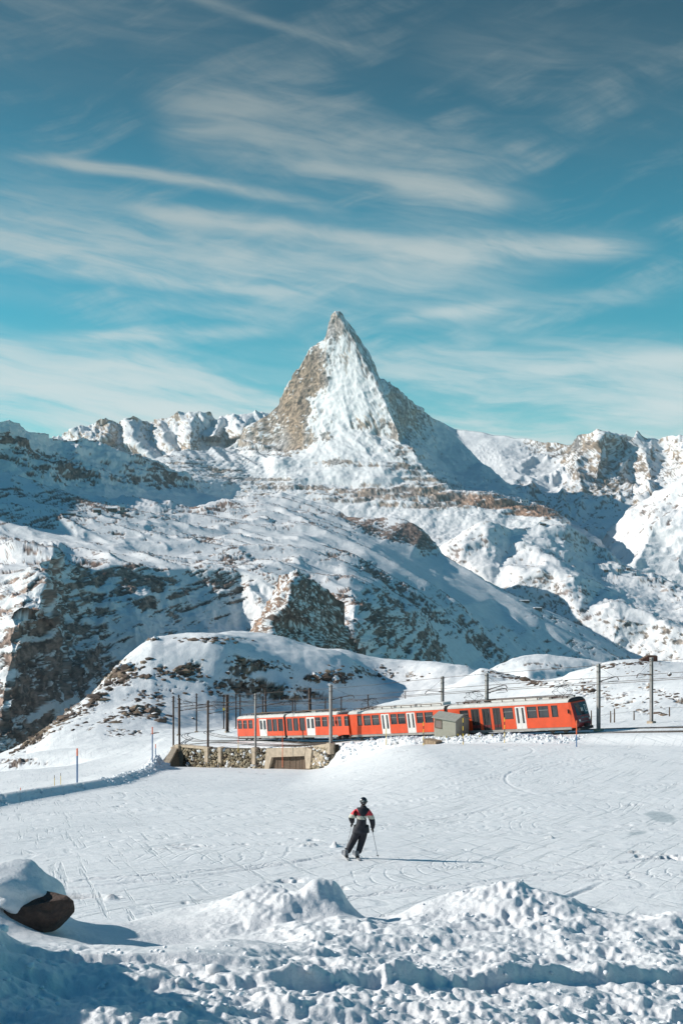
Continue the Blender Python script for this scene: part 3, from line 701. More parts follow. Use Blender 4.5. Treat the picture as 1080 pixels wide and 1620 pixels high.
CREST = np.array([(-400, 1330), (-150, 1260), (-60, 1218), (0, 1195), (30, 1182), (50, 1171), (70, 1155), (100, 1132), (150, 1092), (190, 1052), (205, 1033), (240, 1009), (300, 1003), (355, 1000), (430, 1005), (500, 1020), (545, 1031), (600, 1041),
                  (640, 1045), (700, 1050), (760, 1057), (800, 1067), (850, 1077), (880, 1073), (905, 1062), (930, 1055), (960, 1047), (1000, 1043), (1040, 1045), (1080, 1049), (1200, 1068), (1440, 1120)], float)
_S = np.arange(-420, 1460, 20.0); _Dc = None; _corr = np.zeros(len(_S))
def _crests():
    Ds = np.arange(150, 432, 2.0)
    out = []
    for k, px in enumerate(_S):
        s = (px - 540) / F; z = back_z(s * Ds, Ds)
        if _Dc is not None: z = z + _corr[k] * sstep(.74, 1.0, Ds / _Dc[k])
        py = 810 - z / Ds * F; i = py.argmin(); out.append((Ds[i], py[i]))
    return np.array(out)
_r = _crests(); _Dc = np.convolve(np.pad(_r[:, 0], 2, 'edge'), np.ones(5) / 5, 'valid')
for _ in range(4):
    _r = _crests(); _corr = _corr - (np.interp(_S, CREST[:, 0], CREST[:, 1]) - _r[:, 1]) / F * _Dc
def back2(x, y):
    s = np.clip(x / np.maximum(y, 1) * F + 540, -420, 1440)
    return back_z(x, y) + np.interp(s, _S, _corr) * sstep(.74, 1.0, y / np.interp(s, _S, _Dc)) * sstep(130, 180, y)

def track_dist(x, y):
    best = np.full(np.shape(x), 1e9)
    for i in range(len(TR) - 1):
        a, b = TR[i][:2], TR[i + 1][:2]; d = b - a
        t = np.clip(((x - a[0]) * d[0] + (y - a[1]) * d[1]) / (d ** 2).sum(), 0, 1)
        best = np.minimum(best, np.hypot(a[0] + t * d[0] - x, a[1] + t * d[1] - y))
    return best

def ground(x, y, detail=True):
    x = np.atleast_1d(np.asarray(x, float)); y = np.atleast_1d(np.asarray(y, float))
    sd, par = side(x, y)
    zp, zb = piste(x, y), back2(x, y)
    left = par < 5.3
    wall = (par >= 5.0) & (par < 10.2)
    # berm along the left edge of the ski slope, ploughed snow bank along the railway on the right
    ber = 0.55 * np.exp(-(sd / 0.75) ** 2) * (par < 5.0) * sstep(0.5, 1.5, par) + 0.9 * np.exp(-((sd + .3) / 1.4) ** 2) * np.exp(-((par - 4.75) / .22) ** 2)
    bank = np.where(par > 10.3, np.exp(-((sd + 0.9) / 1.5) ** 2), 0) * (0.42 + 0.30 * np.exp(-((par - 11.6) / .5) ** 2)) * sstep(13.0, 12.6, par) * sstep(10.3, 10.9, par)
    t = np.where(wall, sstep(0.15, 0.5, sd), np.where(left, sstep(0.0, 9.0, sd), sstep(-3.0, 0.8, sd)))
    z = zp * (1 - t) + zb * t
    near_tr = sstep(3.2, 5.5, track_dist(x, y))
    z = z + ber + bank - 3.4 * np.exp(-(((x + 56) / 13) ** 2 + ((y - 186) / 9) ** 2) ** 1.5)
    if detail:
        P2 = np.stack([x, y], 1)
        hill = sstep(6, 30, sd) * near_tr
        hill2 = sstep(225, 262, y) * sstep(60, 30, x) * sstep(5, 14, track_dist(x, y))
        z = z + hill * (0.55 * fbm(P2 / 22, 4, 201) + 0.10 * fbm(P2 / 2.6, 3, 202))
        z = z + hill2 * (1.1 * fbm(P2 / 24, 4, 203, .5))
        lump = np.clip(bank * 3 + ber * .7, 0, 1) * sstep(2.5, .5, np.abs(sd + .8)) * (par > 4.4)
        z = z + lump * (0.20 * fbm(P2 / 0.7, 4, 204, .6) + .12 * ridged(P2 / .5, 3, 205))
        on = (1 - t)
        z = z + on * (0.16 * fbm(P2 / [11, 22], 2, 206))
    return z

def gz(x, y): return float(ground(x, y)[0])
def gp(px, D):
    """point of the ground at photograph column px and depth D"""
    x = (px - 540) / F * D
    return Vector((x, D, gz(x, D)))

PXH = np.concatenate([np.arange(-400, -30, 12.0), np.arange(-30, 1110, 1.75), np.arange(1110, 1440, 12.0)])
def near_ground():
    rows = np.concatenate([np.exp(np.arange(math.log(12.5), math.log(100), 0.0062)), np.exp(np.arange(math.log(100), math.log(160), 0.0036)), np.exp(np.arange(math.log(160), math.log(236), 0.0034)), np.exp(np.arange(math.log(236), math.log(385), 0.0015)), np.exp(np.arange(math.log(385), math.log(440), 0.01))])
    nr, nc = len(rows), len(PXH)
    Y = np.repeat(rows[:, None], nc, 1).ravel(); PX = np.repeat(PXH[None], nr, 0).ravel(); X = (PX - 540) / F * Y
    z = ground(X, Y)
    P2 = np.stack([X, Y], 1)
    sd, par = side(X, Y)
    # ski tracks pressed into the slope: long curves running across and down
    on = sstep(1.5, -2.0, sd) * sstep(420, 14, Y)
    tr = np.zeros(len(X))
    for k in range(90):
        r_ = random.Random(900 + k)
        x0, y0 = r_.uniform(-14, 26), 15 + 80 * r_.random() ** 1.6
        a0 = r_.choice([r_.uniform(-.35, .5), r_.uniform(-.2, .35), r_.uniform(.2, 1.0)]); L = r_.uniform(3, 14) * (0.6 + y0 / 60); cv = r_.uniform(-.03, .03)
        m = (np.abs(X - x0) < L + 1) & (np.abs(Y - y0) < L + 1)
        if not m.any(): continue
        dx, dy = X[m] - x0, Y[m] - y0
        u = dx * math.cos(a0) + dy * math.sin(a0); v = -dx * math.sin(a0) + dy * math.cos(a0) - cv * u * u
        g = np.exp(-(v / (.05 + .0008 * y0)) ** 2) * sstep(L, L * .6, np.abs(u))
        lip = np.exp(-((v - .14) / .07) ** 2) * sstep(L, L * .6, np.abs(u))
        tr[m] += -.040 * g + .02 * lip
    z = z + on * tr
    P = np.stack([X, Y, z], 1)
    N = grid_normals(P, nr, nc); N *= np.sign(N[:, 2])[:, None]
    PY = 810 - z / Y * F
    n = fbm(P * [1, 1, 2] / 3.2, 5, 211, .7); n2 = fbm(P2 / 30, 3, 212)
    b = blobs(PX, PY, [(195, 1068, 28, 20, -20, .75), (150, 1108, 34, 14, -42, .7), (105, 1135, 26, 10, -45, .7), (60, 1165, 40, 8, -40, .8), (235, 1108, 40, 20, -20, .35), (270, 1063, 30, 10, 0, .30), (300, 1058, 14, 14, 0, .6), (390, 1050, 30, 10, 10, .3), (430, 1052, 30, 8, 10, .2),
                       (225, 1128, 34, 9, 5, .75), (170, 1140, 50, 12, -10, .3), (330, 1012, 60, 6, 0, .25), (240, 1010, 16, 4, 0, .8), (380, 1060, 14, 8, 0, .4), (500, 1072, 20, 8, 0, .55), (540, 1070, 30, 10, 0, .3), (420, 1085, 60, 10, 5, .12), (460, 1100, 60, 8, 0, .14), (600, 1062, 60, 10, 5, .25),
                       (800, 1068, 44, 7, 10, .45), (840, 1078, 30, 6, 10, .6), (350, 1090, 60, 16, 0, .12), (205, 1160, 40, 8, 0, .3), (30, 1208, 34, 8, 0, 1.2),
                       (930, 1090, 50, 10, 8, .35), (960, 1100, 60, 20, 20, .10), (1000, 1050, 50, 4, 0, .45), (1040, 1120, 40, 30, 40, .12), (960, 1054, 30, 3, -10, .4), (1060, 1100, 60, 10, 20, .2), (900, 1110, 60, 16, 0, .05)])
    hillm = sstep(6, 16, sd) * sstep(3.5, 7, track_dist(X, Y))
    r = cover((1 - N[:, 2]) * 1.1 + n * 0.55 + n2 * .1, (-0.02 + 0.72 * b) * hillm, .04)
    P = P + N * (r * (-.25 + .9 * fbm(P / 1.6, 4, 214, .65)))[:, None]
    rc = mixc(ROCK_BROWN[None] * .9, ROCK_TAN[None] * .6, sstep(-.25, .35, n2 + .6 * fbm(P2 / 2.2, 3, 213)))
    c = mixc(SNOW[None] * np.ones((len(P), 1)), rc, r * .95)
    # scraped icy patches on the slope
    ice = blobs(PX, PY, [(1045, 1293, 26, 9, 12, .9), (1008, 1318, 22, 4, -6, .8), (925, 1331, 34, 3, -4, .45), (985, 1262, 40, 3, 0, .35), (1010, 1285, 60, 3, 5, .3), (350, 1250, 40, 5, 0, .2), (760, 1250, 60, 5, 0, .15)])
    ice = sstep(.25, .6, ice + .35 * n - .05) * sstep(.5, -.5, sd)
    c = mixc(c, np.array([[0.40, 0.47, 0.50]]), ice * .75)
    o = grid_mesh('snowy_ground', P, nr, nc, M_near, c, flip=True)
    tag(o, kind='structure')
    return o

def near_mat():
    m, nb, p = new_mat('near_snow')
    co = nb.n('ShaderNodeTexCoord').outputs['Object']
    at = nb.n('ShaderNodeAttribute', attribute_name='albedo').outputs['Color']
    n1 = nb.noise(nb.mapping(co, scale=(1, 1, 1)), 2.2, 7, 0.7)
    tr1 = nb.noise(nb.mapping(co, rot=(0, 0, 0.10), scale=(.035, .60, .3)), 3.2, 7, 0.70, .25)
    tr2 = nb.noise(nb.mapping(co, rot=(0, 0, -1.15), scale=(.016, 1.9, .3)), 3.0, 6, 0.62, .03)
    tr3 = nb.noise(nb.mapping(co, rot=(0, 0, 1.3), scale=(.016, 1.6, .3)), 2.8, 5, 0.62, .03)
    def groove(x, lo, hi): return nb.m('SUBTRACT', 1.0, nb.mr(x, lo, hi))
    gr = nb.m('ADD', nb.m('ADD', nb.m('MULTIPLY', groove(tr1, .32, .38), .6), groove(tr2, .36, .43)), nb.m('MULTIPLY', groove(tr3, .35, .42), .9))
    g = nb.mr(n1, 0.25, 0.75, 0.93, 1.06, smooth=False)
    gc = nb.n('ShaderNodeCombineColor'); [nb.put(gc.inputs[i], g) for i in range(3)]
    p.inputs['Roughness'].default_value = 0.62
    p.inputs['Specular IOR Level'].default_value = 0.25
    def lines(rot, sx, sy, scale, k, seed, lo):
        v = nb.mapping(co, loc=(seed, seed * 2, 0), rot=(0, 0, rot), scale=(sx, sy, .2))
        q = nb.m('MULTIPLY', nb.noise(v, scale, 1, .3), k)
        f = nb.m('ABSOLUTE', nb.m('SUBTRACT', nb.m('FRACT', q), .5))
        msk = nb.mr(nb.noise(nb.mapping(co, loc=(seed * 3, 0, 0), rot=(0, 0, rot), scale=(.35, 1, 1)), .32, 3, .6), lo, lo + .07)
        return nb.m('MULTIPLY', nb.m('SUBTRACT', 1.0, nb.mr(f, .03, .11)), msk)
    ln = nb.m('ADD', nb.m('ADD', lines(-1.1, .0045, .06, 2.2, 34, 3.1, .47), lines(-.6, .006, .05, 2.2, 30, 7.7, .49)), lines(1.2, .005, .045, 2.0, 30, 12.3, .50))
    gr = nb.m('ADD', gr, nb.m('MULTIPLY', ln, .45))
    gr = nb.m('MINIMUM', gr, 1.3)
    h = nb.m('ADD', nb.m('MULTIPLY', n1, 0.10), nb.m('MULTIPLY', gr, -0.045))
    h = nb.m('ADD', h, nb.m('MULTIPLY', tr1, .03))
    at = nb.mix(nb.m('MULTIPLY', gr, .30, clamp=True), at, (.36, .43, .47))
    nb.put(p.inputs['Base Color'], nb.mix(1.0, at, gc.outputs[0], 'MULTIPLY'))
    b = nb.n('ShaderNodeBump'); b.inputs['Strength'].default_value = 0.6; b.inputs['Distance'].default_value = 1.0
    nb.put(b.inputs['Height'], h); nb.put(p.inputs['Normal'], b.outputs[0])
    return m
M_near = near_mat()
near_ground()

# low snow mound behind, between the two hills
def mound():
    top = [(700, 1078, .52), (760, 1064, .53), (790, 1050, .54), (810, 1041, .55), (835, 1037, .56), (865, 1037, .56), (900, 1040, .56), (930, 1044, .56), (970, 1052, .55), (1060, 1080, .54)]
    mid = [(700, 1085, .5), (790, 1066, .50), (835, 1056, .49), (890, 1056, .50), (940, 1062, .52), (1060, 1090, .53)]
    bot = [(700, 1120, .47), (835, 1115, .46), (940, 1120, .48), (1060, 1130, .5)]
    def rel(P, px, py, N): return 1.3 * fbm(P / 26, 4, 221) + .3 * fbm(P / 6, 3, 222), np.zeros_like(P)
    def rk(P, px, py, N):
        r = cover(fbm(P * [1, 1, 2] / 7, 4, 223, .65) + (1 - N[:, 2]), .02 + blobs(px, py, [(860, 1052, 30, 4, 0, .4), (880, 1058, 20, 3, 0, .3)]), .03)
        return mixc(SNOW[None], ROCK_BROWN[None], r * .9), r
    range_sheet('snow_mound', [top, mid, bot], x0=700, x1=1060, relief=rel, rock=rk, mat=M_near, back=.05, thick=.2, blur=6)
mound()

# ------------------------------------------------------------------ foreground bank
def fg_base(x, y):
    z = -(.62 + .283 * y)
    crest = 9.6
    z = z - .50 * np.log1p(np.exp((y - crest) / .45)) * .45 * .75
    return z

def foreground():
    cols = np.concatenate([np.arange(-330, -20, 9.0), np.arange(-20, 1100, 1.6), np.arange(1100, 1400, 9.0)])
    rows = np.exp(np.concatenate([np.arange(math.log(2.2), math.log(3.4), .02), np.arange(math.log(3.4), math.log(11.5), .0024), np.arange(math.log(11.5), math.log(19), .01)]))
    nr, nc = len(rows), len(cols)
    Y = np.repeat(rows[:, None], nc, 1).ravel(); PX = np.repeat(cols[None], nr, 0).ravel(); X = (PX - 540) / F * Y
    P2 = np.stack([X, Y], 1)
    z = fg_base(X, Y)
    def at(px, D): return (px - 540) / F * D, D
    def bump(px, D, rx, ry, h, an=0, pw_=1.0):
        cx, cy = at(px, D); c, s = math.cos(math.radians(an)), math.sin(math.radians(an))
        dx, dy = X - cx, Y - cy
        a = (dx * c + dy * s) / rx; b = (-dx * s + dy * c) / ry
        return h * np.exp(-(a * a + b * b) ** pw_)
    smooth = 0
    smooth = smooth + bump(-25, 7.9, .40, .7, .36, 0, 1.4) + bump(45, 8.3, .22, .4, .16, 0, 1.3)             # snow heaped on the boulder
    smooth = smooth + bump(465, 9.0, .40, .5, .14, 0, 1.6) + bump(395, 9.1, .34, .55, .12) + bump(520, 9.0, .20, .4, .13, 0, 1.5)
    smooth = smooth + bump(300, 9.4, .8, .5, .10)
    smooth = smooth + bump(775, 9.1, .30, .6, .14, 0, 1.2) + bump(700, 9.2, .42, .6, .12) + bump(850, 9.0, .34, .5, .16) + bump(640, 9.4, .4, .5, .08)
    smooth = smooth - bump(150, 9.3, .5, .7, .13) - bump(280, 7.4, .75, .7, .20) - bump(620, 9.2, .2, .7, .08) 
    smooth = smooth + bump(960, 9.5, .9, .8, .02) + bump(-110, 4.8, .24, 1.0, .40, 6, 1.5) * (.75 + .5 * fbm(P2 / .5, 3, 388)) + bump(-200, 3.9, .3, .6, .5) - .10 * (np.clip(X, -.7, 3) + .5) * sstep(8.8, 6.2, Y) + .05 * fbm(P2 / 1.1, 3, 399)  # unseen banks at far left added to cast shade; right-down tilt dims the ground
    z = z + smooth
    # crusted edges: long steps cut by a plough or a track
    def step(pa, Da, pb, Db, h, wid, ext=.5, seed=1):
        (ax, ay), (bx, by) = at(pa, Da), at(pb, Db)
        dx, dy = bx - ax, by - ay; L = math.hypot(dx, dy); dx /= L; dy /= L
        u = (X - ax) * dx + (Y - ay) * dy; v = -(X - ax) * dy + (Y - ay) * dx
        v = v + .06 * fbm(np.stack([u / .5, v / .9], 1), 2, seed, .35)
        e = sstep(-ext, ext * .3, u) * sstep(L + ext, L - ext * .3, u)
        return e * h * (sstep(-wid, wid, v) - .35 * sstep(wid, wid * 7, v) - .65 * sstep(wid * 3, wid * 16, v))
    z = z + step(430, 4.75, 1160, 6.7, .085, .045, .3, 301) + step(300, 3.95, 560, 4.15, .04, .05, .4, 305)
    z = z + step(-60, 4.9, 330, 5.15, .06, .05, .5, 302) + step(560, 6.9, 700, 7.4, .035, .08, .4, 303) + step(-60, 4.15, 260, 4.35, .06, .05, .4, 304)
    # broken snow
    PY = 810 - z / Y * F
    sm = blobs(PX, PY, [(250, 1490, 170, 36, 8, 1.0), (200, 1440, 170, 30, 0, 1), (20, 1420, 100, 60, 10, 1.0), (440, 1400, 60, 14, 0, .3), (640, 1430, 110, 18, 0, .8), (60, 1475, 60, 40, 0, .6), (930, 1440, 60, 8, 0, .2), (560, 1440, 80, 14, 0, .8), (900, 1560, 120, 22, -8, .45), (420, 1490, 70, 12, 10, .5)])
    rough = np.clip(1 - sm, 0.0, 1) * sstep(11.5, 9.3, Y)
    pile = blobs(PX, PY, [(770, 1420, 90, 36, 10, 1.0), (850, 1440, 70, 20, 10, .8), (430, 1420, 90, 30, 0, .7)])
    wob = np.stack([fbm(P2 / .11, 3, 311), fbm(P2 / .11, 3, 312)], 1)
    big = fbm(P2 / 0.42, 5, 313, .58)
    z = z + rough * (.055 * big + .008 * (ridged(P2 / .22, 4, 314) - .7)) + .02 * fbm(P2 / .8, 4, 315)
    for s, h, p, seed in ((.20, .018, .14, 321), (.11, .013, .20, 322), (.060, .008, .25, 323), (.030, .006, .4, 324)):
        d2, rv = worley(P2 / s + wob * .35, seed)
        rad = .30 + .35 * ((rv * 7.3) % 1)
        dome = np.clip(1 - d2 / rad ** 2, 0, 1) ** .75
        clus = sstep(-.12, .30, fbm(P2 / (s * 7), 3, seed + 40))
        z = z + rough * dome * h * (rv < p) * (.12 + .88 * clus) * (.5 + .9 * ((rv * 13.7) % 1)) * np.where(s > .09, np.clip(1.2 - pile, .2, 1), 1)
    wp_ = P2 / .17 + wob * .5; I_ = np.floor(wp_)
    d2, rv = worley(wp_, 341); a_, b_ = (rv * 37.7) % 1 - .5, (rv * 91.3) % 1 - .5
    fr_ = wp_ - I_ - .5
    z = z + rough * (.026 * (a_ * fr_[:, 0] + b_ * fr_[:, 1]) * 2 + .016 * (rv - .5)) * sstep(-.2, .2, fbm(P2 / .9, 3, 343)) * np.clip(1.1 - pile, 0, 1)
    z = z + rough * (.015 * fbm(P2 / .045, 4, 331, .62) + .020 * fbm(P2 / [.30, .16], 4, 335, .5)) + pile * rough * (.026 * (ridged(P2 / .09, 4, 332) - .6))
    z = z + .004 * fbm(P2 / .05, 3, 333)
    z = np.where(Y > 11.4, z - (Y - 11.4) * .08, z)
    z = smooth_grid(z.reshape(nr, nc), 2).ravel()
    P = np.stack([X, Y, z], 1)
    c = SNOW[None] * np.ones((len(P), 1))
    o = grid_mesh('foreground_snow', P, nr, nc, M_fg, c, flip=True)
    tag(o, kind='structure')
    return P.reshape(nr, nc, 3)

def fg_mat():
    m, nb, p = new_mat('broken_snow')
    co = nb.n('ShaderNodeTexCoord').outputs['Object']
    n1 = nb.noise(co, 26, 7, 0.68); n2 = nb.noise(co, 240, 3, 0.6)
    nb.put(p.inputs['Base Color'], nb.mix(nb.mr(n1, .3, .7), (.72, .74, .755), (.81, .82, .83)))
    p.inputs['Roughness'].default_value = 0.55; p.inputs['Specular IOR Level'].default_value = 0.3
    h = nb.m('ADD', nb.m('MULTIPLY', n1, 0.020), nb.m('MULTIPLY', n2, .0022))
    b = nb.n('ShaderNodeBump'); b.inputs['Strength'].default_value = 0.7; b.inputs['Distance'].default_value = 1.0
    nb.put(b.inputs['Height'], h); nb.put(p.inputs['Normal'], b.outputs[0])
    return m
M_fg = fg_mat()
FG = foreground()
# ------------------------------------------------------------------ mesh helpers for the built things
def bm_obj(name, bm, mat, parent=None, smooth=False):
    me = bpy.data.meshes.new(name); bm.to_mesh(me); bm.free()
    if isinstance(mat, (list, tuple)): [me.materials.append(m) for m in mat]
    else: me.materials.append(mat)
    if smooth: me.polygons.foreach_set('use_smooth', np.full(len(me.polygons), True))
    return link(bpy.data.objects.new(name, me), parent)

def box(bm, x0, x1, y0, y1, z0, z1, M=None, bev=0.0):
    vs = [bm.verts.new(Vector((x, y, z)) if M is None else M @ Vector((x, y, z))) for x in (x0, x1) for y in (y0, y1) for z in (z0, z1)]
    fs = [bm.faces.new([vs[i] for i in f]) for f in ((0, 1, 3, 2), (4, 6, 7, 5), (0, 4, 5, 1), (2, 3, 7, 6), (0, 2, 6, 4), (1, 5, 7, 3))]
    if bev: bmesh.ops.bevel(bm, geom=list({e for f in fs for e in f.edges}), offset=bev, segments=2, affect='EDGES', profile=.6)

def tube(bm, pts, r, seg=6, cap=True):
    pts = [Vector(p) for p in pts]; rings = []
    for i, p in enumerate(pts):
        d = (pts[min(i + 1, len(pts) - 1)] - pts[max(i - 1, 0)]).normalized()
        a = d.orthogonal().normalized() if abs(d.z) > .95 else d.cross(Vector((0, 0, 1))).normalized()
        b = d.cross(a); rr_ = r[i] if isinstance(r, (list, tuple)) else r
        rings.append([bm.verts.new(p + (a * math.cos(t) + b * math.sin(t)) * rr_) for t in [2 * math.pi * k / seg for k in range(seg)]])
    for i in range(len(rings) - 1):
        for k in range(seg): bm.faces.new((rings[i][k], rings[i][(k + 1) % seg], rings[i + 1][(k + 1) % seg], rings[i + 1][k]))
    if cap: bm.faces.new(rings[0][::-1]); bm.faces.new(rings[-1])

def prism(bm, poly, axis, a, b):
    """poly of 2-D points extruded along an axis: 'x' -> (y,z) poly, 'y' -> (x,z) poly"""
    def v(p, t): return Vector((t, p[0], p[1])) if axis == 'x' else Vector((p[0], t, p[1]))
    A = [bm.verts.new(v(p, a)) for p in poly]; B = [bm.verts.new(v(p, b)) for p in poly]
    n = len(poly)
    bm.faces.new(A); bm.faces.new(B[::-1])
    for i in range(n): bm.faces.new((A[(i + 1) % n], A[i], B[i], B[(i + 1) % n]))

def nbm(): return bmesh.new()
def fix(bm): bmesh.ops.recalc_face_normals(bm, faces=bm.faces)

# materials of the things
M_orange = simple('orange_paint', (0.66, 0.070, 0.014), .42, var=.12, scale=1.5, coat=.2)
M_white = simple('white_paint', (0.70, 0.69, 0.66), .45, var=.08, scale=2)
M_roof = simple('dusty_pale_roof', (0.56, 0.55, 0.52), .7, var=.14, scale=1.2)
M_skirt = simple('grey_skirt', (0.30, 0.29, 0.27), .7, var=.25, scale=2)
M_dark = simple('black_rubber_and_steel', (0.022, 0.021, 0.022), .6, var=.3, scale=4)
M_glass = simple('dark_window_glass', (0.022, 0.028, 0.034), .08, var=.4, scale=.8, spec=.8)
M_maroon = simple('dark_red_front', (0.19, 0.028, 0.028), .35, var=.1, scale=2, coat=.3)
M_seat = simple('red_inside_door', (0.11, 0.010, 0.014), .7)
M_teal = simple('turquoise_print', (0.03, 0.42, 0.46), .5)
M_lamp = simple('headlamp_glass', (0.75, 0.75, 0.7), .15, spec=.8)
M_steel = simple('galvanised_steel', (0.33, 0.32, 0.31), .55, .3, var=.15, scale=3)
M_rust = simple('rusty_brown_steel', (0.085, 0.055, 0.042), .75, var=.3, scale=5)
M_rail = simple('rail_steel', (0.06, 0.05, 0.045), .5, .4, var=.3, scale=3)
M_conc = simple('weathered_concrete', (0.44, 0.36, 0.27), .9, var=.22, scale=1.6, bump=.4, bscale=9)
M_hut = simple('beige_grey_hut_boards', (0.29, 0.285, 0.235), .8, var=.10, scale=3)
M_hutroof = simple('grey_hut_roofing', (0.27, 0.27, 0.24), .85, var=.15, scale=4)
M_wood = simple('weathered_dark_wood', (0.11, 0.075, 0.05), .85, var=.3, scale=6)
M_plank = simple('pale_brown_planks', (0.33, 0.24, 0.16), .85, var=.2, scale=4)
M_yel = simple('yellow_plastic', (0.78, 0.52, 0.05), .5)
M_or2 = simple('orange_marker_tip', (0.85, 0.16, 0.05), .5)
M_blue = simple('blue_marker_pole', (0.03, 0.13, 0.30), .5)
M_insul = simple('brown_porcelain', (0.10, 0.045, 0.03), .25)

def stone_mat():
    m, nb, p = new_mat('rubble_stone')
    co = nb.n('ShaderNodeTexCoord').outputs['Object']
    at = nb.n('ShaderNodeAttribute', attribute_name='albedo').outputs['Color']
    g = nb.mr(nb.noise(co, 5, 5, .65), .25, .75, .72, 1.2, smooth=False)
    gc = nb.n('ShaderNodeCombineColor'); [nb.put(gc.inputs[i], g) for i in range(3)]
    nb.put(p.inputs['Base Color'], nb.mix(1.0, at, gc.outputs[0], 'MULTIPLY')); p.inputs['Roughness'].default_value = .85
    return m
M_stone = stone_mat()

def boulder_mat():
    m, nb, p = new_mat('brown_rock_with_snow')
    co = nb.n('ShaderNodeTexCoord').outputs['Object']
    geo = nb.n('ShaderNodeNewGeometry').outputs['Normal']
    sp = nb.n('ShaderNodeSeparateXYZ'); nb.put(sp.inputs[0], geo)
    nz = nb.noise(co, 1.7, 5, .65)
    rc = nb.mix(nb.mr(nb.noise(co, 4, 6, .7), .3, .7), (.055, .036, .027), (.17, .115, .08))
    k = nb.mr(nb.m('ADD', sp.outputs[2], nb.m('MULTIPLY', nb.m('SUBTRACT', nz, .5), 1.0)), .50, .62)
    nb.put(p.inputs['Base Color'], nb.mix(k, rc, (.80, .83, .86))); p.inputs['Roughness'].default_value = .8
    b = nb.n('ShaderNodeBump'); b.inputs['Strength'].default_value = .7; b.inputs['Distance'].default_value = .1
    nb.put(b.inputs['Height'], nb.noise(co, 7, 6, .7)); nb.put(p.inputs['Normal'], b.outputs[0])
    return m
M_boulder = boulder_mat()

# ------------------------------------------------------------------ train
A3, M3, B3 = Vector(TR[10]), Vector(TR[11]), Vector(TR[12])
for v_ in (A3, M3, B3): v_.z = gz(v_.x, v_.y) + .16
HW = 1.32
def frame(p0, p1):
    d = (p1 - p0).normalized(); r = Vector((d.y, -d.x, 0)).normalized(); up = r.cross(d) * 1.0
    up = d.cross(-r) if up.z < 0 else up
    return Matrix(((d.x, -r.x, up.x, p0.x), (d.y, -r.y, up.y, p0.y), (d.z, -r.z, up.z, p0.z), (0, 0, 0, 1)))   # local -y is the side turned to the camera
FR1 = frame(A3, M3); FR2 = frame(M3, B3)
def along(Mx, px):
    """distance along a car's near side that shows at photograph column px"""
    s = (px - 540) / F; p = Mx @ Vector((0, -HW, 0)); d = Mx @ Vector((1, -HW, 0)) - p
    return (s * p.y - p.x) / (d.x - s * d.y)

